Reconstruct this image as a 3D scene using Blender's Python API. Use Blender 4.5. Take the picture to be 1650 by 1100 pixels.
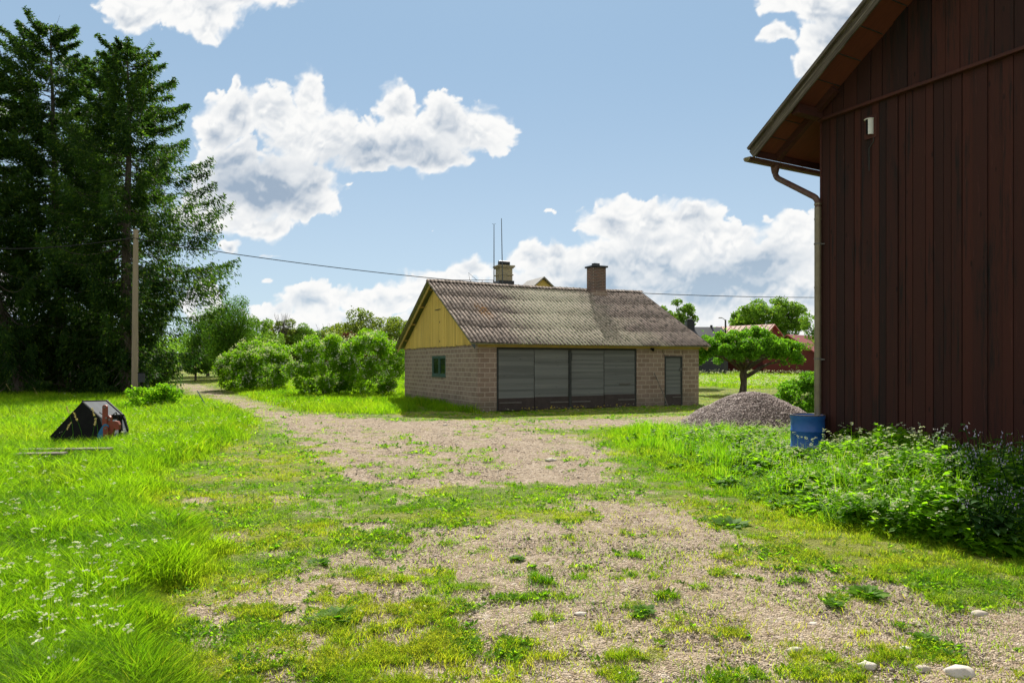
import bpy, bmesh, math, random
import numpy as np
from mathutils import Vector, Matrix
rng = np.random.default_rng(7)
random.seed(7)
R = math.radians
C = bpy.context.scene.collection
for o in list(bpy.data.objects): bpy.data.objects.remove(o)
scene = bpy.context.scene
# ------------------------------------------------------------------ camera
H = 1.83; F = 1100.0
cam = bpy.data.objects.new('camera', bpy.data.cameras.new('camera')); C.objects.link(cam)
cam.location = (0, 0, H); cam.rotation_euler = (R(90), 0, 0)
cam.data.sensor_width = 36; cam.data.lens = 24; cam.data.shift_y = 0.0212
cam.data.clip_end = 6000; cam.data.clip_start = 0.1
scene.camera = cam
# ------------------------------------------------------------------ light
SUN_E = R(39.8)
SKY_S = 0.11
sd = bpy.data.lights.new('sun', 'SUN'); sd.energy = 5.0; sd.angle = R(0.5); sd.color = (1, 0.95, 0.86)
sun = bpy.data.objects.new('sun', sd); C.objects.link(sun)
sun.rotation_euler = (-(R(90) - SUN_E), 0, 0); sun.location = (0, 30, 40)
scene.view_settings.view_transform = 'Standard'; scene.view_settings.look = 'None'
scene.view_settings.exposure = 0.8; scene.view_settings.gamma = 1
scene.view_settings.use_curve_mapping = False
cy = scene.cycles
cy.max_bounces = 5; cy.diffuse_bounces = 3; cy.glossy_bounces = 2; cy.transmission_bounces = 3; cy.caustics_reflective = False; cy.caustics_refractive = False
cy.use_denoising = True; cy.use_adaptive_sampling = True; cy.adaptive_threshold = 0.02

# ------------------------------------------------------------------ node helpers
class NT:
    def __init__(s, nt): s.nt = nt; s.n = nt.nodes; s.l = nt.links
    def new(s, t, **k):
        n = s.n.new(t)
        for a, b in k.items(): setattr(n, a, b)
        return n
    def put(s, sock, v):
        if isinstance(v, bpy.types.NodeSocket): s.l.new(v, sock)
        elif v is not None: sock.default_value = v
    def math(s, op, a, b=None, c=None, clamp=False):
        n = s.new('ShaderNodeMath', operation=op, use_clamp=clamp)
        s.put(n.inputs[0], a); s.put(n.inputs[1], b)
        if c is not None: s.put(n.inputs[2], c)
        return n.outputs[0]
    def vm(s, op, a, b=None):
        n = s.new('ShaderNodeVectorMath', operation=op); s.put(n.inputs[0], a)
        if b is not None:
            if op == 'SCALE': s.put(n.inputs[3], b)
            else: s.put(n.inputs[1], b)
        return n.outputs['Value'] if op in ('LENGTH', 'DOT_PRODUCT', 'DISTANCE') else n.outputs[0]
    def mix(s, f, a, b, blend='MIX'):
        n = s.new('ShaderNodeMix', data_type='RGBA', blend_type=blend)
        s.put(n.inputs[0], f)
        for i, v in ((6, a), (7, b)):
            if isinstance(v, tuple) and len(v) == 3: v = (*v, 1)
            s.put(n.inputs[i], v)
        return n.outputs[2]
    def mr(s, v, a, b, c=0.0, d=1.0, t='SMOOTHSTEP'):
        n = s.new('ShaderNodeMapRange', interpolation_type=t)
        s.put(n.inputs[0], v)
        for i, q in enumerate((a, b, c, d)): s.put(n.inputs[i + 1], q)
        return n.outputs[0]
    def noise(s, vec, scale, detail=4, rough=0.55, out=0, dim='3D'):
        n = s.new('ShaderNodeTexNoise', noise_dimensions=dim)
        if vec is not None: s.put(n.inputs['Vector'], vec)
        s.put(n.inputs['Scale'], scale); s.put(n.inputs['Detail'], detail); s.put(n.inputs['Roughness'], rough)
        return n.outputs[out]
    def obj(s): return s.new('ShaderNodeTexCoord').outputs['Object']
    def sc(s, vec, xyz, loc=(0, 0, 0)):
        n = s.new('ShaderNodeMapping'); s.put(n.inputs[0], vec); n.inputs['Scale'].default_value = xyz
        n.inputs['Location'].default_value = loc
        return n.outputs[0]
    def attr(s, name, out='Fac'):
        n = s.new('ShaderNodeAttribute', attribute_name=name); return n.outputs[out]
    def ramp(s, f, stops):
        n = s.new('ShaderNodeValToRGB'); s.put(n.inputs[0], f); e = n.color_ramp.elements
        while len(e) < len(stops): e.new(0.5)
        for q, (p, c) in zip(e, stops): q.position = p; q.color = (*c, 1)
        return n.outputs[0]
    def bump(s, h, strength=0.5, dist=0.02):
        n = s.new('ShaderNodeBump'); s.put(n.inputs['Height'], h); n.inputs['Strength'].default_value = strength
        n.inputs['Distance'].default_value = dist
        return n.outputs[0]

def mat(name, col=(0.5, 0.5, 0.5), rough=0.8, metal=0.0, build=None, spec=0.3):
    m = bpy.data.materials.new(name); m.use_nodes = True
    t = NT(m.node_tree); p = t.n['Principled BSDF']
    p.inputs['Base Color'].default_value = (*col, 1); p.inputs['Roughness'].default_value = rough
    p.inputs['Metallic'].default_value = metal; p.inputs['Specular IOR Level'].default_value = spec
    if build: build(t, p)
    return m
def worn(name, col, col2, scale=3.0, rough=0.7, metal=0.0, amt=0.5, bump=0.1, stretch=(1, 1, 1), spec=0.3):
    def b(t, p):
        v = t.sc(t.obj(), stretch)
        f = t.mr(t.noise(v, scale, 6, 0.65), 0.35, 0.7)
        t.put(p.inputs['Base Color'], t.mix(t.math('MULTIPLY', f, amt), col, col2))
        if bump: t.put(p.inputs['Normal'], t.bump(t.noise(v, scale * 6, 4, 0.7), bump, 0.01))
    return mat(name, col, rough, metal, b, spec)

def leafmat(name, c1, c2, trans=0.5, tb=1.6, rough=0.62, yel=(0.2, 0.2, 0.03)):
    m = bpy.data.materials.new(name); m.use_nodes = True; t = NT(m.node_tree)
    t.n.clear(); out = t.new('ShaderNodeOutputMaterial')
    v = t.attr('var'); y = t.attr('yel')
    col = t.mix(v, c1, c2); col = t.mix(y, col, yel)
    p = t.new('ShaderNodeBsdfPrincipled'); t.put(p.inputs['Base Color'], col); p.inputs['Roughness'].default_value = rough
    p.inputs['Specular IOR Level'].default_value = 0.12
    tr = t.new('ShaderNodeBsdfTranslucent')
    tc = t.mix(1.0, col, (tb * 1.05, tb * 1.1, tb * 0.5, 1), 'MULTIPLY')
    t.put(tr.inputs[0], tc)
    mx = t.new('ShaderNodeMixShader'); mx.inputs[0].default_value = trans
    t.l.new(p.outputs[0], mx.inputs[1]); t.l.new(tr.outputs[0], mx.inputs[2]); t.l.new(mx.outputs[0], out.inputs[0])
    return m

# ------------------------------------------------------------------ world: physical sky with a procedural cloud layer
def build_world():
    w = bpy.data.worlds.new('World'); scene.world = w; w.use_nodes = True
    t = NT(w.node_tree); bg = t.n['Background']
    sky = t.new('ShaderNodeTexSky', sky_type='NISHITA'); sky.sun_disc = False
    sky.sun_elevation = SUN_E; sky.sun_rotation = 0.0
    sky.air_density = 1.0; sky.dust_density = 0.1; sky.ozone_density = 2.0
    k = 1.0 / SKY_S
    sp = t.new('ShaderNodeSeparateXYZ'); t.put(sp.inputs[0], t.new('ShaderNodeTexCoord').outputs['Generated'])
    skyc = t.mix(1.0, sky.outputs[0], (0.45, 0.56, 0.66, 1), 'MULTIPLY')
    # thin bright summer haze that pales the blue and thickens towards the horizon
    e = k * 2 ** -scene.view_settings.exposure
    air = t.mix(t.mr(sp.outputs[2], 0.0, 0.45), (0.60 * e, 0.72 * e, 0.80 * e), (0.375 * e, 0.535 * e, 0.70 * e))
    skyc = t.mix(0.82, skyc, air)
    # unseen cloud added overhead and behind the viewer to whiten and lift the fill
    gen = t.new('ShaderNodeTexCoord').outputs['Generated']
    cover = t.mr(t.noise(gen, 3.2, 3, 0.6), 0.40, 0.54)
    region = t.math('MAXIMUM', t.mr(sp.outputs[1], 0.45, 0.05), t.mr(sp.outputs[2], 0.52, 0.66))
    skyc = t.mix(t.math('MULTIPLY', t.math('MULTIPLY', cover, region), t.mr(sp.outputs[2], 0.0, 0.1)), skyc, (0.86 * e, 0.82 * e, 0.77 * e))
    t.put(bg.inputs[0], skyc); bg.inputs[1].default_value = SKY_S
    w.cycles.sampling_method = 'MANUAL'; w.cycles.sample_map_resolution = 512
build_world()

# ------------------------------------------------------------------ object helpers
def tag(o, label=None, cat=None, group=None, kind=None):
    if label: o['label'] = label
    if cat: o['category'] = cat
    if group: o['group'] = group
    if kind: o['kind'] = kind
    return o
def thing(name, label, cat, loc=(0, 0, 0), rz=0, group=None):
    o = bpy.data.objects.new(name, None); C.objects.link(o); o.location = loc; o.rotation_euler = (0, 0, rz)
    o.empty_display_size = 0.3
    return tag(o, label, cat, group)
def npmesh(name, verts, faces, m, parent=None, attrs=None, smooth=False, loc=None):
    verts = np.asarray(verts, dtype=np.float32)
    me = bpy.data.meshes.new(name); me.vertices.add(len(verts)); me.vertices.foreach_set('co', verts.ravel())
    if isinstance(faces, np.ndarray): faces = [faces]
    tot = sum(f.size for f in faces); nf = sum(len(f) for f in faces)
    me.loops.add(tot); me.polygons.add(nf)
    me.loops.foreach_set('vertex_index', np.concatenate([f.ravel() for f in faces]).astype(np.int32))
    st = []; s0 = 0
    for f in faces:
        st.append(s0 + np.arange(len(f)) * f.shape[1]); s0 += f.size
    me.polygons.foreach_set('loop_start', np.concatenate(st).astype(np.int32))
    if smooth: me.polygons.foreach_set('use_smooth', np.ones(nf, dtype=bool))
    me.update(calc_edges=True)
    for k, a in (attrs or {}).items():
        at = me.attributes.new(k, 'FLOAT', 'POINT'); at.data.foreach_set('value', np.asarray(a, dtype=np.float32))
    me.materials.append(m)
    o = bpy.data.objects.new(name, me); C.objects.link(o)
    if parent: o.parent = parent
    if loc is not None: o.location = loc
    return o
class MB:
    def __init__(s): s.v = []; s.f = []
    def add(s, vs, fs):
        n = len(s.v); s.v += [tuple(v) for v in vs]; s.f += [tuple(i + n for i in f) for f in fs]; return s
    def box(s, x0, x1, y0, y1, z0, z1):
        return s.add([(x0,y0,z0),(x1,y0,z0),(x1,y1,z0),(x0,y1,z0),(x0,y0,z1),(x1,y0,z1),(x1,y1,z1),(x0,y1,z1)],
                     [(0,3,2,1),(4,5,6,7),(0,1,5,4),(1,2,6,5),(2,3,7,6),(3,0,4,7)])
    def prism(s, prof, a, b, axis='y'):
        """profile polygon (2D) extruded between a and b along an axis"""
        n = len(prof)
        def P(p, q): return {'y': (p[0], q, p[1]), 'x': (q, p[0], p[1]), 'z': (p[0], p[1], q)}[axis]
        vs = [P(p, a) for p in prof] + [P(p, b) for p in prof]
        fs = [tuple(range(n))[::-1], tuple(range(n, 2 * n))] + [(i, (i + 1) % n, n + (i + 1) % n, n + i) for i in range(n)]
        return s.add(vs, fs)
    def beam(s, a, b, w, h, up=(0, 0, 1)):
        a = Vector(a); b = Vector(b); d = (b - a).normalized(); u = Vector(up)
        sx = d.cross(u).normalized() * w / 2; sz = sx.cross(d).normalized() * h / 2
        vs = [p + i * sx + j * sz for p in (a, b) for i, j in ((-1,-1),(1,-1),(1,1),(-1,1))]
        return s.add(vs, [(0,1,2,3),(7,6,5,4),(0,4,5,1),(1,5,6,2),(2,6,7,3),(3,7,4,0)])
    def tube(s, pts, rad, n=8, cap=True):
        pts = [Vector(p) for p in pts]; rs = rad if isinstance(rad, (list, tuple)) else [rad] * len(pts)
        rings = []; ref = None
        for i, p in enumerate(pts):
            d = (pts[min(i + 1, len(pts) - 1)] - pts[max(i - 1, 0)]).normalized()
            if ref is None: ref = Vector((1, 0, 0)) if abs(d.x) < 0.9 else Vector((0, 1, 0))
            a = (ref - ref.dot(d) * d).normalized(); b = d.cross(a); ref = a
            rings.append([p + rs[i] * (math.cos(2*math.pi*k/n) * a + math.sin(2*math.pi*k/n) * b) for k in range(n)])
        vs = [v for r in rings for v in r]; fs = []
        for i in range(len(pts) - 1):
            for k in range(n):
                k2 = (k + 1) % n; fs.append((i*n+k, i*n+k2, (i+1)*n+k2, (i+1)*n+k))
        if cap: fs += [tuple(range(n))[::-1], tuple((len(pts)-1)*n + k for k in range(n))]
        return s.add(vs, fs)
    def lathe(s, prof, n=32, c=(0, 0, 0)):
        vs = []; fs = []
        for r, z in prof:
            for k in range(n): vs.append((c[0] + r*math.cos(2*math.pi*k/n), c[1] + r*math.sin(2*math.pi*k/n), c[2] + z))
        for i in range(len(prof) - 1):
            for k in range(n):
                k2 = (k+1) % n; fs.append((i*n+k, i*n+k2, (i+1)*n+k2, (i+1)*n+k))
        return s.add(vs, fs)
    def build(s, name, m, parent=None, bevel=0, smooth=False, loc=None, attrs=None):
        me = bpy.data.meshes.new(name); me.from_pydata(s.v, [], s.f); me.materials.append(m)
        if bevel:
            bm = bmesh.new(); bm.from_mesh(me)
            bmesh.ops.bevel(bm, geom=[e for e in bm.edges], offset=bevel, segments=1, affect='EDGES', clamp_overlap=True)
            bm.to_mesh(me); bm.free()
        if smooth:
            for p in me.polygons: p.use_smooth = True
            me.set_sharp_from_angle(angle=R(40))
        me.update()
        o = bpy.data.objects.new(name, me); C.objects.link(o)
        if parent: o.parent = parent
        if loc is not None: o.location = loc
        return o

# numpy noise ----------------------------------------------------------
def _hash(i, j, s):
    h = (i.astype(np.int64) * 374761393 + j.astype(np.int64) * 668265263 + s * 1442695041) & 0xffffffff
    h = ((h ^ (h >> 13)) * 1274126177) & 0xffffffff
    return ((h ^ (h >> 16)) & 0xffff) / 65535.0
def vn(x, y, s=0):
    i = np.floor(x); j = np.floor(y); fx = x - i; fy = y - j; fx = fx*fx*(3-2*fx); fy = fy*fy*(3-2*fy)
    return (_hash(i,j,s)*(1-fx)+_hash(i+1,j,s)*fx)*(1-fy) + (_hash(i,j+1,s)*(1-fx)+_hash(i+1,j+1,s)*fx)*fy
def fbm(x, y, s=0, o=4):
    r = 0; a = 0.5; t = 0
    for k in range(o): r = r + a * vn(x * 2**k, y * 2**k, s + k * 17); t += a; a *= 0.55
    return r / t
def sst(x, a, b):
    t = np.clip((x - a) / (b - a), 0, 1); return t*t*(3-2*t)
def terr(x, y):
    """terrain height"""
    far = np.clip(y - 40, 0, 70) * 0.019
    return far + (fbm(np.asarray(x) / 5.0, np.asarray(y) / 5.0, 5) - 0.5) * 0.12 * sst(np.abs(y), 0, 3)
def zg(x, y): return float(terr(np.array([float(x)]), np.array([float(y)]))[0])
def gp(px, py):
    """photo pixel -> ground point"""
    Y = H * F / max(py - 585, 4)
    for _ in range(30):
        z = max(Y - 40, 0); z = min(z, 70) * 0.019
        Y = 0.5 * Y + 0.5 * (H - z) * F / max(py - 585, 4)
    return ((px - 825) / F * Y, Y)
def at(px, Y): return (px - 825) / F * Y
def zt(py, Y): return H + (585 - py) / F * Y
def sdf(poly, x, y):
    """signed distance to a polygon (negative inside)"""
    P = np.array(poly); d = np.full(x.shape, 1e9); ins = np.zeros(x.shape, bool); n = len(P)
    for i in range(n):
        a = P[i]; b = P[(i+1) % n]; e = b - a; wx = x - a[0]; wy = y - a[1]
        t = np.clip((wx*e[0] + wy*e[1]) / (e @ e + 1e-9), 0, 1)
        d = np.minimum(d, (wx - t*e[0])**2 + (wy - t*e[1])**2)
        c = (a[1] <= y) != (b[1] <= y)
        with np.errstate(divide='ignore', invalid='ignore'):
            xi = a[0] + (y - a[1]) / (b[1] - a[1] + 1e-12) * e[0]
        ins ^= c & (x < xi)
    d = np.sqrt(d); return np.where(ins, -d, d)
def W(pts): return [gp(*p) for p in pts]
ROAD = W([(283,618),(312,616),(350,631),(400,643),(440,656),(480,667),(560,674),(700,678),(850,679),(1000,675),(1110,669),(1130,675),(1080,684),(980,688),(880,695),(950,712),(1010,750),(990,780),(850,785),(700,790),(570,776),(510,735),(470,700),(420,676),(370,652),(330,636),(290,625)])
YARD = W([(560,868),(680,855),(760,842),(900,846),(930,805),(1010,800),(1120,850),(1250,893),(1420,925),(1560,962),(1650,968),(1900,1020),(1900,1500),(330,1500),(330,1100),(300,1010),(340,950),(430,905)])
BARE = [W([(285,806),(325,800),(350,806),(320,816),(290,814)]), W([(310,876),(350,866),(395,862),(370,880),(330,886)]), W([(545,846),(600,842),(640,850),(590,858)])]
TALL_L = W([(-1500,636),(0,638),(200,640),(330,640),(400,662),(432,686),(400,712),(330,745),(290,770),(262,830),(300,868),(370,885),(350,925),(270,960),(215,1010),(232,1100),(210,1500),(-3500,1500)])
TALL_M = W([(352,622),(410,645),(485,664),(570,668),(650,669),(676,662),(655,600),(352,600)])
TALL_G = W([(648,640),(688,662),(770,666),(772,662),(765,655),(648,634)])
TALL_R = W([(975,700),(1000,722),(1060,752),(1170,795),(1330,852),(1540,893),(1650,908),(2200,960),(1650,700),(1330,690),(1120,700),(1080,688),(1020,688)])
MEADOW = W([(1000,625),(1127,623),(1200,628),(1330,622),(1800,622),(1800,594),(1000,594)])
PATCHG = W([(470,985),(600,965),(760,1000),(760,1060),(820,1075),(700,1150),(480,1150)])
def zones(x, y):
    nz = fbm(x / 0.9, y / 0.9, 11) - 0.5; nz2 = fbm(x / 0.25, y / 0.25, 31, 3) - 0.5; nb = fbm(x / 2.6, y / 2.6, 77, 3)
    k = np.clip(y / 14, 0.5, 2.0)
    road = 1 - sst(sdf(ROAD, x, y) / k + nz * 1.3 + nz2 * 0.5, -0.35, 0.3)
    yard = 1 - sst(sdf(YARD, x, y) / k + nz * 2.0 + nz2 * 0.8, -0.4, 0.4)
    cov = np.ones(x.shape)
    patch = sst(fbm(x / 0.33, y / 0.33, 91, 4) + (nb - 0.5) * 0.5, 0.57, 0.70)
    px = 825 + F * x / np.maximum(y, 1)
    left = 1 - sst(px, 560, 900)
    patchY = sst(fbm(x / 0.3, y / 0.22, 55, 4) + (nb - 0.5) * 0.4 + left * 0.035 - (1 - left) * 0.04, 0.555, 0.68)
    cov = cov * (1 - road) + road * patch * 0.5
    cov = cov * (1 - yard) + yard * (patchY * 0.75 + 0.07)
    for b in BARE: cov = cov * (0.1 + 0.9 * sst(sdf(b, x, y) + nz * 0.3, -0.05, 0.12))
    pg = 1 - sst(sdf(PATCHG, x, y) + nz * 0.7, -0.40, -0.02); cov = np.maximum(cov, pg * sst(fbm(x/0.25, y/0.25, 8), 0.42, 0.6))
    holes = sst(fbm(x / 0.5, y / 0.3, 123, 4), 0.30, 0.42)
    tall = 1 - sst(sdf(TALL_L, x, y) + nz * 1.1 + nz2 * 0.3, -0.55 * k, 0.2)
    tm = 1 - sst(sdf(TALL_M, x, y) + nz * 0.6, -0.3, 0.3); tg = 1 - sst(sdf(TALL_G, x, y) + nz * 0.4, -0.1, 0.2)
    trr = 1 - sst(sdf(TALL_R, x, y) + nz * 0.5, -0.2, 0.15); md = 1 - sst(sdf(MEADOW, x, y) + nz, -0.5, 0.5)
    left_all = (1 - sst(px, 250, 500))
    shortz = np.clip(1 - tall - tm - tg - trr - md, 0, 1)
    cov = np.where(y < 24, cov * (1 - shortz * (1 - holes) * 0.6), cov)
    cov = np.maximum(cov, np.maximum(tall, np.maximum(tg, trr)))
    gr = (sdf(GAR, x, y) < 0) | (sdf(BARN, x, y) < 0)
    cov = np.where(gr, 0, cov)
    return dict(cov=cov, tall=tall, tm=tm, tg=tg, tr=trr, md=md, road=road, yard=yard, nb=nb, short=shortz, pg=pg)

# ------------------------------------------------------------------ clouds: a far shell of lit cumulus
def worley(x, y, s):
    i = np.floor(x); j = np.floor(y); d = np.full(x.shape, 9.0)
    for a in (-1, 0, 1):
        for b in (-1, 0, 1):
            px = i + a + _hash(i + a, j + b, s); py = j + b + _hash(i + a, j + b, s + 7)
            d = np.minimum(d, (px - x)**2 + (py - y)**2)
    return np.sqrt(d)
BLOBS = [(215,18,50,34,1),(275,0,70,44,1),(345,44,32,26,1),(400,-5,85,30,1),(330,20,60,40,1),(465,5,20,12,.6),
  (352,205,34,48,1),(385,190,44,44,1),(440,190,48,48,1),(492,162,32,46,1),(470,215,60,50,1),(520,225,70,48,1),(590,240,70,42,1),(643,182,34,44,1),(650,235,80,46,1),
  (720,205,55,44,1),(775,218,50,46,1),(700,255,70,24,1),(600,262,60,18,1),(375,265,55,50,1),(430,310,100,55,1.1),(485,335,56,40,1),(410,362,60,24,1),(350,345,60,40,1),(500,295,40,36,1),
  (375,143,13,22,.6),(440,408,16,8,.5),(440,446,14,6,.5),(330,490,30,34,1),(384,400,18,12,.8),(704,364,3,2,.4),
  (440,505,40,20,1),(500,492,55,30,1),(560,482,44,22,1),(612,488,56,26,1),(560,522,170,20,1),(700,462,60,34,1),(660,480,40,20,1),
  (755,440,44,20,1),(858,420,30,32,1),(895,412,26,26,1),(905,445,50,34,1),(960,430,60,42,1),(1000,368,56,40,1),(1060,362,60,36,1),(1120,358,56,30,1),(940,376,20,6,.7),
  (1050,420,90,50,1.1),(1150,405,80,50,1.1),(1190,385,40,30,1),(1275,380,50,44,1),(1325,380,50,60,1),(1230,430,90,45,1),(1120,460,160,40,1.2),(960,470,160,34,1.2),(1230,480,150,50,1.2),(820,500,100,30,1),
  (1228,350,13,12,.7),(1192,355,8,6,.5),(882,342,22,5,.6),(1420,420,90,70,1),
  (1255,6,40,26,1),(1252,62,32,16,.9),(1325,10,60,46,1),(1325,70,46,40,1),(1295,108,26,18,1),(1380,40,80,70,1),(1275,155,18,12,.9),(1400,130,70,60,1),
  (760,535,320,26,1),(1180,530,240,34,1),(560,525,150,26,1),(-120,180,120,60,1),(-260,420,160,60,1),(1900,200,160,80,1),(2100,430,200,70,1),(-60,470,120,50,1),(1560,470,150,60,1.1),(1600,250,80,50,1)]
def cloud_field(u, v):
    """mask and shade of the cumulus layer over tangent coordinates (x/y, z/y)"""
    px = 825 + u * 1100; py = 585 - v * 1100
    w1x = fbm(px/70, py/70, 3, 3) - 0.5; w1y = fbm(px/70, py/70, 13, 3) - 0.5
    w2x = fbm(px/17, py/17, 23, 4) - 0.5; w2y = fbm(px/17, py/17, 33, 4) - 0.5
    X = px + w1x * 44 + w2x * 15; Y = py + w1y * 34 + w2y * 15
    env = np.full(px.shape, -3.0)
    for bx, by, rx, ry, wt in BLOBS:
        ry2 = np.where(Y > by, ry * 0.8, ry)            # flatter bases
        q = wt * 1.06 - np.sqrt(((X - bx) / rx)**2 + ((Y - by) / ry2)**2)
        k = 0.10; h = np.clip(0.5 + 0.5 * (env - q) / k, 0, 1); env = q * (1 - h) + env * h + k * h * (1 - h)
    def puff(ox, oy):
        a = X + ox; b = Y + oy
        return (0.55 - worley(a/42, b/36, 5)) * 0.34 + (0.5 - worley(a/19, b/17, 6)) * 0.22 + (0.5 - worley(a/8, b/7.5, 7)) * 0.10 + (fbm(a/6, b/6, 55, 4) - 0.5) * 0.16
    p0 = puff(0, 0); d = env + p0 * 1.15
    soft = fbm(px/45, py/30, 61, 3); mask = sst(d, 0.0 - 0.10 * soft, 0.12 + 0.34 * sst(soft, 0.35, 0.7))
    relief = (puff(-2, -8) - p0)                       # crests that face the sun
    deep = sst(env, 0.12, 0.95)
    big = fbm(px/60, py/40, 91, 4)
    shade = deep * (0.12 + 0.50 * sst(big, 0.38, 0.66)) + 1.0 * np.clip(relief, -0.2, 0.3) * (0.35 + deep)
    for bx, by, rx, ry, a in ((400,308,95,30,.55),(560,262,130,18,.35),(1130,452,130,32,.65),(1260,415,60,24,.45),(1370,90,50,60,.5),(950,470,80,14,.4),(1010,425,50,20,.3),(730,238,80,20,.2),(420,232,60,20,.2),(1180,500,170,16,.2)):
        g = np.exp(-(((X-bx)/rx)**2 + ((Y-by)/ry)**2)); shade = shade + a * g
    return mask, np.clip(shade, 0, 1)

def clouds():
    st = 0.0016; u = np.arange(-1.35, 1.35, st); v = np.arange(0.0, 0.56, st); U, V = np.meshgrid(u, v); m, s = cloud_field(U.ravel(), V.ravel())
    P = np.stack([U.ravel(), np.ones(U.size), V.ravel()], 1); P = P / np.linalg.norm(P, axis=1, keepdims=True) * 3200; P[:, 2] += H
    ny, nx = U.shape; i = np.arange(ny * nx).reshape(ny, nx); f = np.stack([i[:-1, :-1], i[:-1, 1:], i[1:, 1:], i[1:, :-1]], -1).reshape(-1, 4)
    f = f[m[f].max(1) > 0.002]; use = np.unique(f); re = np.zeros(len(P), np.int64); re[use] = np.arange(len(use))
    mt = bpy.data.materials.new('sunlit_cumulus'); mt.use_nodes = True; t = NT(mt.node_tree); t.n.clear(); out = t.new('ShaderNodeOutputMaterial')
    x = 2 ** -scene.view_settings.exposure; lin = lambda c: tuple((q ** 2.2) * x for q in c)
    hz = t.mr(t.attr('alt'), 0.02, 0.25); lo = t.mix(hz, lin((0.71, 0.79, 0.86)), lin((0.62, 0.69, 0.77)))
    em = t.new('ShaderNodeEmission'); t.put(em.inputs[0], t.mix(t.attr('shade'), lin((0.99, 0.99, 0.985)), lo)); tr = t.new('ShaderNodeBsdfTransparent'); mx = t.new('ShaderNodeMixShader')
    t.put(mx.inputs[0], t.attr('mask')); t.l.new(tr.outputs[0], mx.inputs[1]); t.l.new(em.outputs[0], mx.inputs[2]); t.l.new(mx.outputs[0], out.inputs[0])
    mt.cycles.emission_sampling = 'NONE'
    o = npmesh('clouds', P[use], re[f], mt, attrs={'mask': m[use], 'shade': s[use], 'alt': V.ravel()[use]}, smooth=True); tag(o, kind='structure'); o.visible_shadow = True
clouds()
# ------------------------------------------------------------------ building frames
GC = Vector((-1.27, 25.5, 0)); GA = math.atan2(4.5, 9.45); GL = 10.5; GW = 9.5
gu = Vector((math.cos(GA), math.sin(GA), 0)); gd = Vector((-math.sin(GA), math.cos(GA), 0))
BC = Vector((5.70, 12.5, 0)); BA = math.atan2(-0.875, 0.485); bu = Vector((math.cos(BA), math.sin(BA), 0)); bd = Vector((-math.sin(BA), math.cos(BA), 0))
BW = 9.0; BL = 14.0
def quad2(c, u, L, d, Wd): return [tuple((c + a * u + b * d).xy) for a, b in ((0,0),(L,0),(L,Wd),(0,Wd))]
GAR = quad2(GC, gu, GL, gd, GW); BARN = quad2(BC, bu, BW, bd, BL)

# ------------------------------------------------------------------ materials
def ground_b(t, p):
    v = t.new('ShaderNodeNewGeometry').outputs['Position']
    cov = t.attr('cov'); dry = t.attr('dry')
    vo = t.new('ShaderNodeTexVoronoi'); t.put(vo.inputs['Vector'], v); vo.inputs['Scale'].default_value = 75
    vo2 = t.new('ShaderNodeTexVoronoi'); t.put(vo2.inputs['Vector'], v); vo2.inputs['Scale'].default_value = 24
    peb = t.ramp(t.new('ShaderNodeSeparateColor').outputs[0], [(0, (0.2,0.2,0.2)), (1, (0.2,0.2,0.2))])
    s = t.new('ShaderNodeSeparateColor'); t.put(s.inputs[0], vo.outputs['Color'])
    s2 = t.new('ShaderNodeSeparateColor'); t.put(s2.inputs[0], vo2.outputs['Color'])
    peb = t.ramp(s.outputs[0], [(0, (0.15,0.105,0.066)), (0.35, (0.34,0.255,0.175)), (0.8, (0.54,0.43,0.315)), (1, (0.76,0.66,0.54))])
    big = t.ramp(s2.outputs[1], [(0, (0.27,0.20,0.135)), (0.6, (0.44,0.345,0.245)), (1, (0.60,0.51,0.41))])
    dust = t.mix(t.mr(t.noise(v, 1.3, 6, 0.6), 0.35, 0.65), (0.36,0.265,0.17), (0.52,0.42,0.30))
    g = t.mix(0.42, peb, dust); g = t.mix(t.mr(s2.outputs[2], 0.62, 0.7), g, big)
    g = t.mix(t.mr(t.noise(v, 9, 5, 0.7), 0.52, 0.72), g, (0.13,0.085,0.052))
    moss = t.mix(t.noise(v, 14, 4, 0.7), (0.075,0.135,0.008), (0.18,0.27,0.014))
    moss = t.mix(t.math('MULTIPLY', dry, 0.6), moss, (0.29,0.28,0.045))
    col = t.mix(t.math('MULTIPLY', t.mr(t.math('ADD', cov, t.math('MULTIPLY', t.math('SUBTRACT', t.noise(v, 30, 4, 0.7), 0.5), 1.5)), 0.35, 0.95), 0.85), g, moss)
    t.put(p.inputs['Base Color'], col)
    h = t.math('ADD', t.math('MULTIPLY', vo.outputs['Distance'], -0.8), t.math('MULTIPLY', vo2.outputs['Distance'], -0.8))
    h = t.math('ADD', h, t.math('MULTIPLY', t.noise(v, 8, 6, 0.7), 1.8))
    t.put(p.inputs['Normal'], t.bump(h, 1.0, 0.035))
M = {}
M['ground'] = mat('gravel_and_turf', rough=0.95, build=ground_b, spec=0.15)
GRASS_Y = (0.36, 0.34, 0.035)
M['grass'] = leafmat('grass_blade', (0.065, 0.165, 0.006), (0.215, 0.360, 0.009), 0.58, 1.75, yel=GRASS_Y)
M['leaf_weed'] = leafmat('weed_leaf', (0.060, 0.170, 0.007), (0.180, 0.330, 0.012), 0.62, 1.8, yel=(0.34,0.4,0.05))
M['umbel'] = leafmat('umbel_flower', (0.50, 0.55, 0.36), (0.72, 0.74, 0.60), 0.35, 0.9, yel=(0.6,0.65,0.3))
M['flower_y'] = mat('yellow_petal', (0.75, 0.6, 0.02), 0.6)
M['flower_p'] = leafmat('purple_petal', (0.32, 0.28, 0.50), (0.50, 0.46, 0.66), 0.3, 1.0)
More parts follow.
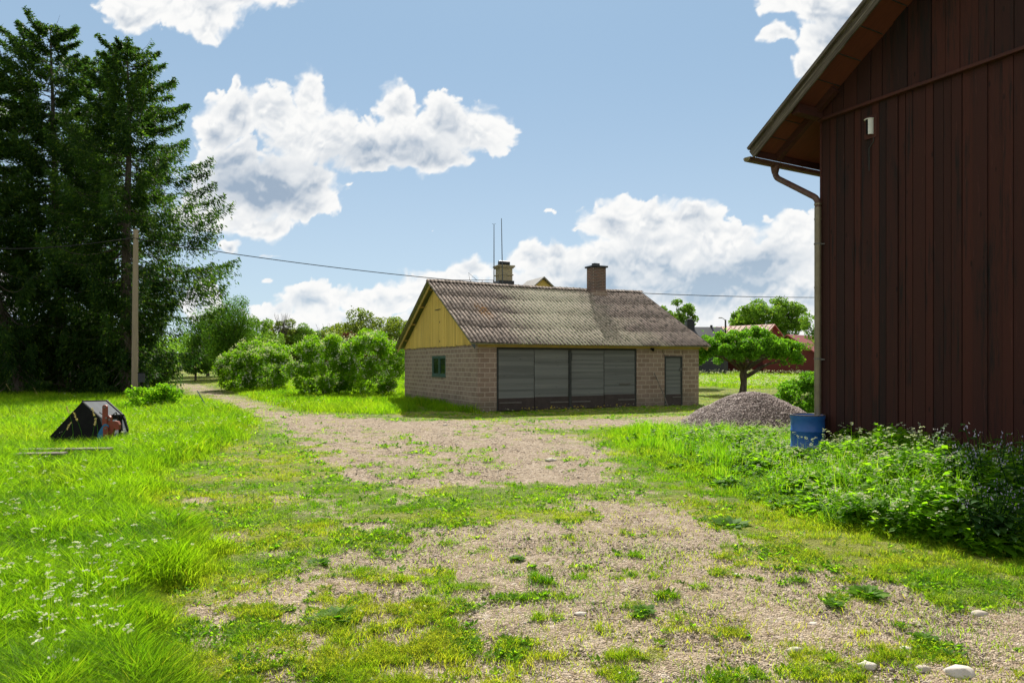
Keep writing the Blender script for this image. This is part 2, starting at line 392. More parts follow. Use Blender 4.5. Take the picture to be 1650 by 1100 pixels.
M['spruce'] = leafmat('spruce_needle', (0.015, 0.042, 0.010), (0.050, 0.105, 0.014), 0.42, 1.9, yel=(0.13,0.20,0.02))
M['birch'] = leafmat('birch_leaf', (0.035, 0.085, 0.012), (0.075, 0.16, 0.016), 0.5, 1.7)
M['lilac'] = leafmat('lilac_leaf', (0.055, 0.150, 0.008), (0.17, 0.31, 0.012), 0.55, 1.9, yel=(0.3,0.36,0.05))
M['maple'] = leafmat('maple_leaf', (0.05, 0.12, 0.012), (0.10, 0.20, 0.02), 0.45, 1.6)
M['far'] = leafmat('distant_leaf', (0.065, 0.14, 0.020), (0.14, 0.24, 0.030), 0.5, 1.7)
M['olive'] = leafmat('olive_leaf', (0.085, 0.13, 0.022), (0.16, 0.20, 0.035), 0.45, 1.6)
M['copper'] = leafmat('copper_leaf', (0.06, 0.022, 0.018), (0.11, 0.04, 0.03), 0.3, 1.2)
M['apple'] = leafmat('apple_leaf', (0.055, 0.155, 0.012), (0.14, 0.30, 0.022), 0.5, 1.7)
M['comfrey'] = leafmat('comfrey_leaf', (0.022, 0.070, 0.014), (0.055, 0.13, 0.022), 0.35, 1.4)
M['straw'] = leafmat('seed_head', (0.35, 0.28, 0.13), (0.5, 0.42, 0.22), 0.4, 1.0)
def bark_b(t, p):
    v = t.sc(t.obj(), (1, 1, 0.25)); n = t.noise(v, 9, 6, 0.7)
    t.put(p.inputs['Base Color'], t.ramp(n, [(0.3, (0.045,0.032,0.025)), (0.55, (0.12,0.10,0.08)), (0.75, (0.22,0.20,0.17))]))
    t.put(p.inputs['Normal'], t.bump(n, 0.8, 0.05))
M['bark'] = mat('bark', rough=0.95, build=bark_b)
def stone_b(t, p):
    n = t.noise(t.obj(), 7, 6, 0.7); v = t.attr('var')
    c = t.ramp(v, [(0, (0.15,0.115,0.085)), (0.35, (0.32,0.255,0.19)), (0.7, (0.46,0.39,0.31)), (1, (0.66,0.60,0.52))])
    t.put(p.inputs['Base Color'], t.mix(t.math('MULTIPLY', n, 0.5), c, (0.16,0.14,0.12)))
M['stone'] = mat('pebble', rough=0.9, build=stone_b)
def pile_b(t, p):
    v = t.attr('var'); c = t.ramp(v, [(0, (0.13,0.10,0.09)), (0.4, (0.27,0.215,0.19)), (0.8, (0.42,0.345,0.31)), (1, (0.58,0.51,0.47))])
    t.put(p.inputs['Base Color'], c)
M['pile'] = mat('crushed_stone', rough=0.9, build=pile_b)

def blocks(name, axis):
    def b(t, p):
        s = t.new('ShaderNodeSeparateXYZ'); t.put(s.inputs[0], t.obj()); c = t.new('ShaderNodeCombineXYZ')
        ax = t.math('ADD', s.outputs[axis], 0.13)
        wob = t.math('MULTIPLY', t.math('SUBTRACT', t.noise(t.obj(), 1.6, 3), 0.5), 0.03)
        t.put(c.inputs[0], ax); t.put(c.inputs[1], t.math('ADD', s.outputs[2], wob))
        br = t.new('ShaderNodeTexBrick'); t.put(br.inputs['Vector'], c.outputs[0]); br.inputs['Scale'].default_value = 1
        br.inputs['Brick Width'].default_value = 0.41; br.inputs['Row Height'].default_value = 0.185; br.inputs['Mortar Size'].default_value = 0.016
        br.inputs['Mortar Smooth'].default_value = 0.25; br.inputs['Bias'].default_value = 0.0
        br.inputs['Color1'].default_value = (0.225, 0.16, 0.12, 1); br.inputs['Color2'].default_value = (0.31, 0.23, 0.175, 1)
        br.inputs['Mortar'].default_value = (0.44, 0.37, 0.30, 1)
        n = t.noise(t.obj(), 14, 6, 0.75); st = t.noise(t.obj(), 1.1, 5, 0.6)
        col = t.mix(t.mr(n, 0.45, 0.75, 0, 0.45), br.outputs['Color'], (0.17, 0.13, 0.11))
        col = t.mix(t.mr(st, 0.52, 0.7, 0, 0.4), col, (0.36, 0.28, 0.22))
        damp = t.mr(t.math('ADD', s.outputs[2], t.math('MULTIPLY', t.math('SUBTRACT', st, 0.5), 1.0)), 0.15, 0.7, 0.5, 0.0)
        col = t.mix(damp, col, (0.13, 0.12, 0.09))
        t.put(p.inputs['Base Color'], col)
        hh = t.math('ADD', t.math('MULTIPLY', br.outputs['Fac'], -1.0), t.math('MULTIPLY', n, 0.7))
        t.put(p.inputs['Normal'], t.bump(hh, 0.6, 0.015))
    return mat(name, rough=0.95, build=b)
M['block_x'] = blocks('concrete_block_front', 0); M['block_y'] = blocks('concrete_block_side', 1)
def planks(name, axis, c1, c2, c3, streak=1.0, rough=0.8, vert=True):
    """weathered painted boards; per board tint from attribute 'var'"""
    def b(t, p):
        st = (18, 18, 0.9) if vert else (0.9, 0.9, 22)
        v = t.sc(t.obj(), st); n = t.noise(v, 1.0, 7, 0.7); n2 = t.noise(t.sc(t.obj(), (3, 3, 0.5) if vert else (0.5, 0.5, 6)), 1.0, 5, 0.65)
        var = t.attr('var')
        col = t.mix(var, c1, c2)
        f = t.math('MULTIPLY', t.mr(t.math('ADD', n, t.math('MULTIPLY', t.math('SUBTRACT', n2, 0.5), 0.8)), 0.5, 0.78), streak)
        col = t.mix(f, col, c3)
        kn = t.new('ShaderNodeTexVoronoi'); t.put(kn.inputs['Vector'], t.sc(t.obj(), (5, 5, 1.6) if vert else (1.6, 5, 9))); kn.inputs['Scale'].default_value = 1.0
        col = t.mix(t.mr(kn.outputs['Distance'], 0.05, 0.10, 0.75, 0), col, tuple(q * 0.4 for q in c2))
        col = t.mix(t.mr(t.noise(t.sc(t.obj(), (26, 26, 1.2) if vert else (1.2, 1.2, 26), (3, 1, 2)), 1.0, 5, 0.75), 0.60, 0.72, 0, 0.5 * streak), col, tuple(min(q * 2.0 + 0.012, 1) for q in c1))
        t.put(p.inputs['Base Color'], col); t.put(p.inputs['Normal'], t.bump(n, 0.5, 0.01))
    return mat(name, rough=rough, build=b)
M['barn'] = planks('red_barn_boards', 0, (0.056, 0.0155, 0.010), (0.022, 0.0085, 0.007), (0.009, 0.0075, 0.007), 1.0, 0.85)
M['barn_trim'] = worn('red_barn_trim', (0.070, 0.021, 0.015), (0.030, 0.016, 0.013), 4, 0.8, stretch=(1, 1, 4))
M['soffit'] = worn('red_soffit_boards', (0.17, 0.048, 0.030), (0.10, 0.035, 0.025), 4, 0.8, stretch=(1, 6, 1))
M['yellow'] = planks('yellow_gable_boards', 1, (0.72, 0.50, 0.12), (0.58, 0.40, 0.09), (0.32, 0.23, 0.09), 0.6)
M['yellow_trim'] = worn('yellow_trim', (0.50, 0.36, 0.10), (0.28, 0.22, 0.09), 5, 0.8)
M['door'] = planks('grey_green_door_boards', 0, (0.18, 0.19, 0.175), (0.115, 0.122, 0.113), (0.27, 0.27, 0.25), 0.4, 0.75, vert=False)
M['kick'] = worn('dark_kick_board', (0.045, 0.034, 0.032), (0.08, 0.06, 0.055), 4, 0.6)
M['dark_frame'] = worn('dark_door_frame', (0.035, 0.04, 0.038), (0.07, 0.07, 0.065), 5, 0.8)
M['iron'] = worn('weathered_iron', (0.17, 0.16, 0.15), (0.10, 0.08, 0.07), 9, 0.6, 0.3)
def roof_b(t, p):
    v = t.obj(); n = t.noise(v, 26, 5, 0.75); n1 = t.noise(v, 5.5, 6, 0.7); n2 = t.noise(v, 1.0, 3, 0.6)
    col = t.mix(t.mr(n, 0.4, 0.62), (0.55, 0.44, 0.36), (0.33, 0.265, 0.215))
    col = t.mix(t.mr(n1, 0.46, 0.60, 0, 0.9), col, (0.10, 0.085, 0.072))
    col = t.mix(t.mr(t.noise(v, 15, 4, 0.8), 0.58, 0.66, 0, 0.9), col, (0.66, 0.60, 0.53))
    s = t.new('ShaderNodeSeparateXYZ'); t.put(s.inputs[0], v)
    ph = t.math('SINE', t.math('MULTIPLY', t.math('ADD', s.outputs[0], 0.42), 66 * 2 * math.pi / (GL + 0.84)))   # troughs darkened to stand in for missing wave shadow, in a dirt-and-moss tone
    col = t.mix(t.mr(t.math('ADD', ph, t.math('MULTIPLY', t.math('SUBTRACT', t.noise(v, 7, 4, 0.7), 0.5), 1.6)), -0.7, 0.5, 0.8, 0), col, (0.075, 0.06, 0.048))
    w = t.mr(s.outputs[0], 0.2, 1.6, 1, 0)
    w = t.math('MULTIPLY', w, t.mr(s.outputs[1], 0.5, 2.6, 1, 0))
    d = t.vm('LENGTH', t.vm('MULTIPLY', t.vm('SUBTRACT', v, (1.15, 2.2, 4.2)), (2.6, 1.2, 0.6)))
    li = t.math('MULTIPLY', t.mr(d, 0.3, 1.2, 1, 0), t.mr(t.noise(v, 11, 5, 0.7), 0.50, 0.62))
    col = t.mix(li, col, (0.50, 0.22, 0.035))
    t.put(p.inputs['Base Color'], col); t.put(p.inputs['Normal'], t.bump(n, 0.5, 0.01))
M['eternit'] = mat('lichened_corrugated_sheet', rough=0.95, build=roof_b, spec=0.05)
M['under'] = worn('sheet_underside', (0.20, 0.21, 0.11), (0.30, 0.30, 0.15), 4, 0.9)
def brick_b(c1, c2, mo, w=0.24, h=0.075):
    def b(t, p):
        v = t.obj(); s = t.new('ShaderNodeSeparateXYZ'); t.put(s.inputs[0], v); c = t.new('ShaderNodeCombineXYZ')
        t.put(c.inputs[0], t.math('ADD', s.outputs[0], s.outputs[1])); t.put(c.inputs[1], s.outputs[2])
        br = t.new('ShaderNodeTexBrick'); t.put(br.inputs['Vector'], c.outputs[0]); br.inputs['Scale'].default_value = 1
        br.inputs['Brick Width'].default_value = w; br.inputs['Row Height'].default_value = h; br.inputs['Mortar Size'].default_value = 0.01
        for k, q in (('Color1', c1), ('Color2', c2), ('Mortar', mo)): br.inputs[k].default_value = (*q, 1)
        n = t.noise(v, 9, 5, 0.7)
        t.put(p.inputs['Base Color'], t.mix(t.mr(n, 0.5, 0.7, 0, 0.6), br.outputs[0], (0.10, 0.08, 0.07)))
        t.put(p.inputs['Normal'], t.bump(t.math('SUBTRACT', n, br.outputs['Fac']), 0.6, 0.02))
    return b
M['brick'] = mat('old_red_brick', rough=0.9, build=brick_b((0.19, 0.095, 0.065), (0.10, 0.07, 0.055), (0.24, 0.215, 0.18)))
M['brick_y'] = mat('yellow_brick', rough=0.9, build=brick_b((0.42, 0.35, 0.20), (0.34, 0.28, 0.17), (0.3, 0.27, 0.2)))
M['black_sheet'] = mat('black_roof_sheet', (0.022, 0.024, 0.028), 0.45, 0.0)
M['steel_roof'] = worn('pale_seamed_roof', (0.24, 0.225, 0.20), (0.15, 0.14, 0.125), 2, 0.55)
M['red_roof'] = worn('rusty_red_roof', (0.40, 0.13, 0.10), (0.33, 0.24, 0.17), 0.8, 0.7, stretch=(3, 1, 1), amt=1.0)
M['red_roof2'] = worn('red_sheet_roof', (0.28, 0.065, 0.055), (0.22, 0.07, 0.06), 0.8, 0.6, amt=0.8)
M['red_wall'] = worn('red_painted_wall', (0.13, 0.028, 0.022), (0.09, 0.022, 0.018), 2, 0.85, stretch=(6, 6, 1))
M['dark_wall'] = worn('dark_slate_wall', (0.05, 0.052, 0.058), (0.035, 0.035, 0.04), 2, 0.8)
M['yel_wall'] = worn('yellow_house_wall', (0.58, 0.42, 0.12), (0.5, 0.36, 0.1), 2, 0.8, stretch=(6, 6, 1))
M['white'] = worn('white_painted_wood', (0.75, 0.74, 0.70), (0.6, 0.58, 0.54), 6, 0.6)
M['pole'] = worn('weathered_pole_wood', (0.31, 0.245, 0.165), (0.19, 0.155, 0.115), 3, 0.85, stretch=(6, 6, 0.4))
def barge_b(t, p):
    v = t.obj(); al = t.vm('DOT_PRODUCT', v, (0.81, 0, 0.587)); ac = t.vm('DOT_PRODUCT', v, (-0.587, 0, 0.81)); c = t.new('ShaderNodeCombineXYZ'); t.put(c.inputs[0], t.math('MULTIPLY', al, 1.1)); t.put(c.inputs[1], t.math('MULTIPLY', ac, 30.0)); n = t.noise(c.outputs[0], 1.0, 6, 0.7)
    t.put(p.inputs['Base Color'], t.ramp(n, [(0.3, (0.03,0.024,0.018)), (0.5, (0.10,0.08,0.06)), (0.68, (0.26,0.225,0.18))])); t.put(p.inputs['Normal'], t.bump(n, 0.6, 0.01))
M['barge'] = mat('weathered_barge_wood', rough=0.9, build=barge_b)
M['greywood'] = worn('bleached_grey_wood', (0.24, 0.21, 0.17), (0.09, 0.075, 0.06), 1.4, 0.9, amt=0.9, stretch=(1.2, 12, 12), bump=0.4)
M['wire'] = mat('black_cable', (0.02, 0.02, 0.02), 0.6)
M['zinc'] = worn('oxidised_pipe_steel', (0.24, 0.20, 0.13), (0.14, 0.10, 0.07), 5, 0.45, 0.5)
M['gutter'] = worn('brown_red_gutter', (0.11, 0.05, 0.04), (0.17, 0.13, 0.09), 5, 0.5, 0.2)
M['barrel'] = worn('blue_drum_plastic', (0.012, 0.085, 0.32), (0.03, 0.13, 0.36), 5, 0.42, 0, spec=0.5, bump=0.03)
M['barrel_in'] = worn('drum_rust_water', (0.10, 0.065, 0.04), (0.05, 0.035, 0.02), 5, 0.5)
M['blackmetal'] = worn('black_painted_steel', (0.007, 0.007, 0.008), (0.018, 0.016, 0.015), 6, 0.7, 0.0, bump=0.05, spec=0.12)
M['palemetal'] = worn('chalky_grey_steel', (0.10, 0.11, 0.12), (0.07, 0.07, 0.07), 5, 0.85, 0.0, spec=0.1)
M['redmetal'] = worn('rusty_red_steel', (0.26, 0.055, 0.03), (0.14, 0.05, 0.03), 9, 0.55)
M['bluemetal'] = worn('blue_painted_steel', (0.02, 0.14, 0.30), (0.05, 0.18, 0.30), 7, 0.5)
M['green_paint'] = worn('green_window_paint', (0.045, 0.10, 0.075), (0.09, 0.13, 0.11), 7, 0.6)
M['glass'] = mat('dark_window_glass', (0.012, 0.018, 0.016), 0.06, spec=0.6)
M['rod'] = mat('green_steel_rod', (0.03, 0.10, 0.07), 0.5)

# ------------------------------------------------------------------ ground
def ground():
    ys = np.concatenate([np.linspace(-60, 1.5, 20), np.geomspace(2.0, 46, 620)[0:], np.geomspace(48, 3500, 60)])
    us = np.concatenate([np.linspace(-12, -1.3, 14), np.linspace(-1.25, 1.0, 700), np.linspace(1.05, 12, 14)])
    Y, U = np.meshgrid(ys, us, indexing='ij'); X = U * np.maximum(np.abs(Y), 4.0)
    x = X.ravel(); y = Y.ravel(); zz = zones(x, y)
    z = terr(x, y)
    near = sst(60 - y, 0, 20)
    z += (fbm(x / 0.35, y / 0.35, 41, 3) - 0.5) * 0.05 * near + (fbm(x/0.08, y/0.08, 43, 2) - 0.5) * 0.012 * near * (y < 12)
    z += 0.02 * zz['cov'] * near
    ny, nx = Y.shape; i = np.arange(ny * nx).reshape(ny, nx)
    f = np.stack([i[:-1, :-1], i[:-1, 1:], i[1:, 1:], i[1:, :-1]], -1).reshape(-1, 4)
    dry = sst(fbm(x / 1.2, y / 0.9, 201, 4), 0.42, 0.62) * (1 - zz['tall'] * 0.9) * (1 - zz['tr'] * 0.9)
    o = npmesh('ground', np.stack([x, y, z], 1), f, M['ground'], attrs={'cov': zz['cov'], 'dry': dry}, smooth=True)
    tag(o, kind='structure')
ground()

# ------------------------------------------------------------------ grass
def blades(x, y, z, h, w, lean, rngl, var, yel, seg=True):
    """bent, tapering grass blades"""
    n = len(x); a = rngl.uniform(0, 2*np.pi, n); fa = rngl.uniform(0, 2*np.pi, n)
    dx = np.cos(a); dy = np.sin(a); wx = np.cos(fa) * w / 2; wy = np.sin(fa) * w / 2
    L = lean * h
    b = np.stack([x, y, z], 1); wv = np.stack([wx, wy, np.zeros(n)], 1)
    mid = b + np.stack([dx*L*0.35, dy*L*0.35, h*0.6], 1); tip = b + np.stack([dx*L, dy*L, h*(1 - 0.25*lean)], 1)
    V = np.stack([b - wv, b + wv, mid + wv*0.8, mid - wv*0.8, tip], 1).reshape(-1, 3)
    i = np.arange(n)[:, None] * 5
    q = i + np.array([[0, 1, 2, 3]]); t = i + np.array([[3, 2, 4]])
    return V, [q, t], np.repeat(var, 5), np.repeat(yel, 5)
def merge(parts):
    V = []; Q = []; T = []; va = []; ye = []; n = 0
    for v, fs, a, b in parts:
        V.append(v); va.append(a); ye.append(b)
        for f in fs: (Q if f.shape[1] == 4 else T).append(f + n)
        n += len(v)
    fs = []
    if Q: fs.append(np.concatenate(Q))
    if T: fs.append(np.concatenate(T))
    return np.concatenate(V), fs, {'var': np.concatenate(va), 'yel': np.concatenate(ye)}
def sample(n, y0, y1, u0=-0.98, u1=0.9, p=2.0):
    """density falls with distance"""
    r = rng.uniform(0, 1, n)
    if p == 2.0: y = y0 * (y1 / y0) ** r
    else:
        e = 2 - p; y = (y0**e + r * (y1**e - y0**e)) ** (1 / e)
    u = rng.uniform(u0, u1, n); return u * y, y
def grass():
    parts = []
    x, y = sample(1700000, 2.6, 95, p=2.3)
    zz = zones(x, y)
    tallness = np.maximum.reduce([zz['tall'], zz['tm'], zz['tg'], zz['tr'] * 0.8, zz['md']])
    clump = fbm(x / 0.18, y / 0.18, 301, 2)
    keep = rng.uniform(0, 1, len(x)) < zz['cov'] * (0.45 + 0.55 * tallness) * np.where(tallness > 0.5, 1, 0.7 + 1.0 * clump)
    x, y, tallness, clump = x[keep], y[keep], tallness[keep], clump[keep]; zz = {k: v[keep] for k, v in zz.items()}
    n = len(x); r = rng.uniform(0, 1, n)
    big = fbm(x / 1.5, y / 1.5, 401, 3)
    hs = 0.022 + 0.045 * clump * (0.5 + r) + 0.03 * zz['pg'] + 0.02 * big
    ht = (0.16 + 0.26 * big) * (0.45 + 0.75 * r) * (0.7 + 0.6 * clump)
    ht = ht * (1 + 0.35 * sst(y, 6, 12) * zz['tall']) * np.where(zz['tg'] > 0.5, 1.3, 1) * np.where(zz['tr'] > 0.5, 0.62, 1) * np.where(zz['md'] > 0.5, 0.8, 1) * np.where(zz['tm'] > 0.5, 1.1, 1)
    h = hs * (1 - tallness) + ht * tallness
    w = (0.0045 + 0.0023 * np.minimum(y, 40) / 6) * (0.7 + 0.6 * rng.uniform(0, 1, n)); w = w * (0.75 + 0.5 * tallness)
    lean = rng.uniform(0.1, 0.6, n) + 0.25 * (1 - tallness) + 0.5 * fbm(x / 0.45, y / 0.45, 611, 2)
    var = np.clip(rng.uniform(0, 1, n) * 0.7 + 1.3 * (fbm(x / 0.7, y / 0.7, 501, 4) - 0.42), 0, 1)
    dryn = sst(fbm(x / 1.2, y / 0.9, 201, 4), 0.40, 0.65)
    yel = np.clip((1 - tallness) * (0.15 + 0.45 * dryn) * rng.uniform(0.3, 1.4, n) + (rng.uniform(0, 1, n) < 0.035) * 0.7 + 0.3 * (fbm(x / 2.2, y / 2.2, 519, 3) > 0.55) * rng.uniform(0, 1, n) * tallness + 0.12 * zz['yard'], 0, 1)
    yel = np.where(tallness > 0.5, yel * 0.8, yel)
    parts.append(blades(x, y, terr(x, y) - 0.005, h, w, lean, rng, var, yel))
    x, y = sample(1300000, 2.8, 26, u0=-0.72, u1=0.85, p=2.3); x2, y2 = sample(260000, 24, 58, u0=-0.6, u1=0.6, p=2.0); x = np.append(x, x2); y = np.append(y, y2); zz = zones(x, y); tn = np.maximum.reduce([zz['tall'], zz['tm'], zz['tg'], zz['tr']])
    clump = fbm(x / 0.13, y / 0.13, 901, 3); mid = fbm(x / 0.6, y / 0.45, 905, 3)
    k = rng.uniform(0, 1, len(x)) < zz['cov'] * (1 - tn) * sst(clump, 0.26, 0.54) * (0.75 + 0.8 * sst(mid, 0.35, 0.6)) * np.where(y > 24, 2, 1); x, y, clump, mid, cv = x[k], y[k], clump[k], mid[k], zz['cov'][k]; n = len(x)
    edge = 1 - sst(sdf(TALL_R, x, y), 0.1, 1.0)
    h = (0.014 + 0.075 * sst(clump, 0.4, 0.75) * (0.35 + mid) + 0.05 * edge) * rng.uniform(0.5, 1.25, n) * np.where(cv < 0.3, 0.6, 1); w = (0.0022 + 0.0017 * y / 6) * rng.uniform(0.7, 1.3, n)
    dryn = sst(fbm(x / 1.2, y / 0.9, 201, 4), 0.42, 0.66); var = np.clip(1.2 * (fbm(x / 0.4, y / 0.4, 911, 3) - 0.3) + rng.uniform(-.3, .3, n), 0, 1)
    parts.append(blades(x, y, terr(x, y) - 0.003, h, w, rng.uniform(0.2, 1.1, n), rng, var, np.clip(0.5 * dryn * rng.uniform(0, 1.4, n) + (rng.uniform(0, 1, n) < 0.05) * 0.8, 0, 1)))
    print('turf', n)
    V, fs, at_ = merge(parts)
    o = npmesh('grass', V, fs, M['grass'], attrs=at_)
    tag(o, 'green grass and mossy turf growing between gravel and tall over the meadow', 'grass', kind='stuff')
    print('grass blades', n)
grass()

def diamonds(c, a, b, var, yel):
    V = np.stack([c - a, c + b - a * 0.1, c + a, c - b - a * 0.1], 1).reshape(-1, 3); i = np.arange(len(c))[:, None] * 4
    return V, [i + np.array([[0, 1, 2, 3]])], np.repeat(var, 4), np.repeat(yel, 4)
def rdir(n, g=rng):
    v = g.normal(size=(n, 3)); return v / np.linalg.norm(v, axis=1, keepdims=True)
def rleaf(c, size, asp=0.55, flat=0.5, g=rng, var=None, yel=None, droop=0.0):
    """randomly turned leaf faces at points c"""
    n = len(c); d = rdir(n, g); d[:, 2] = d[:, 2] * (1 - flat) - droop; d /= np.linalg.norm(d, axis=1, keepdims=True) + 1e-9
    e = rdir(n, g); e = np.cross(d, e); e /= np.linalg.norm(e, axis=1, keepdims=True) + 1e-9
    s = (size * g.uniform(0.6, 1.3, n))[:, None]
    if var is None: var = g.uniform(0, 1, n)
    if yel is None: yel = np.zeros(n)
    return diamonds(c, d * s * 0.5, e * s * 0.5 * asp, var, yel)

# broad-leaved low weeds: rosettes and clover in the turf
def weeds():
    x, y = sample(110000, 3.2, 30, u0=-0.7, u1=0.85, p=2.2); zz = zones(x, y)
    m = fbm(x / 0.4, y / 0.4, 611, 3)
    k = (rng.uniform(0, 1, len(x)) < (0.07 + 0.45 * sst(m, 0.52, 0.68)) * (1 - zz['tall']) * (1 - zz['tr'])) & (zz['cov'] > 0.12)
    x, y = x[k], y[k]; n = len(x); P = []
    s0 = rng.uniform(0.5, 1.2, n); v0 = rng.uniform(0, 1, n)
    for j in range(7):
        a = rng.uniform(0, 2*np.pi, n); L = s0 * rng.uniform(0.007, 0.018, n) * (1 + y / 12); up = rng.uniform(0.2, 0.9, n)
        d = np.stack([np.cos(a), np.sin(a), up], 1) * L[:, None]
        e = np.stack([-np.sin(a), np.cos(a), rng.uniform(-.3, .3, n)], 1) * (L * 0.5)[:, None]
        c = np.stack([x + rng.normal(0, 0.012, n), y + rng.normal(0, 0.012, n), terr(x, y) + 0.012], 1) + d
        P.append(diamonds(c, d, e, np.clip(v0 + rng.uniform(-.2, .2, n), 0, 1), np.clip(v0 - 0.6, 0, 1)))
    V, fs, a_ = merge(P); o = npmesh('low_weeds', V, fs, M['leaf_weed'], attrs=a_)
    tag(o, 'small leafy weeds and clover scattered over the gravel and turf', 'weeds', kind='stuff')
weeds()

# dandelion and plantain rosettes that stand out on the gravel
def rosette(px, py, s, label):
    X, Y = gp(px, py); g = np.random.default_rng(int(px * 7 + py)); P = []; n = 26
    for layer in range(2):
        a = g.uniform(0, 2*np.pi, n); L = s * g.uniform(0.5, 1.0, n); up = g.uniform(0.1, 0.8, n)
        for k0, k1, wd in ((0.0, 0.5, 0.16), (0.4, 1.0, 0.22)):
            m = (k0 + k1) / 2; d = np.stack([np.cos(a), np.sin(a), up * (1 - m * 0.9)], 1)
            c = d * (L * m)[:, None]; c[:, 2] = c[:, 2] * 0.8 + 0.01
            e = np.stack([-np.sin(a), np.cos(a), g.uniform(-.3, .3, n)], 1) * (L * wd)[:, None]
            P.append(diamonds(c, d * (L * (k1 - k0) / 2 * 1.2)[:, None], e, g.uniform(0, 0.8, n), np.zeros(n)))
    V, fs, a_ = merge(P)
    o = npmesh('weed_rosette', V, fs, M['leaf_weed'], attrs=a_, loc=(X, Y, zg(X, Y) + 0.01))
    tag(o, label, 'weed', 'leafy rosettes on the gravel')
for px, py, s, lb in [(1395, 960, 0.19, 'wide low weed rosette on the right gravel, biggest of the leafy clumps there'),
    (1345, 977, 0.10, 'small weed clump just left of the widest rosette on the right gravel'),
    (1488, 1032, 0.11, 'lone weed rosette on pale gravel between the two largest stones and the barn plants'),
    (1175, 850, 0.25, 'bushy dark weed clump on the grass edge above the right gravel'),
    (832, 905, 0.10, 'isolated weed tuft on the middle of the foreground gravel'),
    (1040, 992, 0.11, 'flat weed tuft at the centre of the lower gravel'),
    (540, 1000, 0.20, 'broad weed clump at the upper edge of the bottom grass patch'),
    (515, 910, 0.13, 'dark green weed clump left of the middle of the foreground')]: rosette(px, py, s, lb)

# ------------------------------------------------------------------ loose gravel
def icos():
    p = (1 + 5**0.5) / 2
    v = np.array([(-1,p,0),(1,p,0),(-1,-p,0),(1,-p,0),(0,-1,p),(0,1,p),(0,-1,-p),(0,1,-p),(p,0,-1),(p,0,1),(-p,0,-1),(-p,0,1)], float)
    v /= np.linalg.norm(v[0])
    f = np.array([(0,11,5),(0,5,1),(0,1,7),(0,7,10),(0,10,11),(1,5,9),(5,11,4),(11,10,2),(10,7,6),(7,1,8),(3,9,4),(3,4,2),(3,2,6),(3,6,8),(3,8,9),(4,9,5),(2,4,11),(6,2,10),(8,6,7),(9,8,1)])
    return v, f
OV = np.array([(1,0,0),(0,1,0),(-1,0,0),(0,-1,0),(0,0,1),(0,0,-1)], float); OF = np.array([(0,1,4),(1,2,4),(2,3,4),(3,0,4),(1,0,5),(2,1,5),(3,2,5),(0,3,5)])
def stones(c, s, g, base=None, flat=0.6):
    bv, bf = base or icos(); n = len(c); m = len(bv)
    A = g.normal(size=(n, 3)); a = g.uniform(0, 2*np.pi, n)
    v = bv[None] * (1 + g.uniform(-0.25, 0.25, (n, m, 1)))
    v = v * np.stack([g.uniform(0.7, 1.3, n), g.uniform(0.7, 1.3, n), g.uniform(0.45, 0.8, n) * flat / 0.6], 1)[:, None]
    ca, sa = np.cos(a)[:, None], np.sin(a)[:, None]
    v = np.stack([v[..., 0]*ca - v[..., 1]*sa, v[..., 0]*sa + v[..., 1]*ca, v[..., 2]], -1)
    V = (v * s[:, None, None] + c[:, None]).reshape(-1, 3); f = (bf[None] + (np.arange(n) * m)[:, None, None]).reshape(-1, 3)
    return V, f, np.repeat(g.uniform(0, 1, n), m)
def gravel():
    x, y = sample(150000, 3.0, 26, u0=-0.6, u1=0.85, p=2.3); zz = zones(x, y)
    k = rng.uniform(0, 1, len(x)) < np.clip(zz['road'] + zz['yard'], 0, 1) * (1 - zz['cov'] * 0.7) * (0.2 + 0.9 * fbm(x / 0.6, y / 0.6, 71, 3))
    x, y = x[k], y[k]; n = len(x); s = 0.0035 + 0.007 * rng.uniform(0, 1, n)**3 + 0.0004 * y; s = s + (rng.uniform(0, 1, n) < 0.02) * 0.011 * rng.uniform(0.5, 1.4, n)
    V, f, va = stones(np.stack([x, y, terr(x, y) + s * 0.2], 1), s, rng, (OV, OF))
    o = npmesh('gravel', V, f, M['stone'], attrs={'var': va * 0.85})
    tag(o, 'loose brown and grey pebbles lying on the yard', 'gravel', kind='stuff')
gravel()
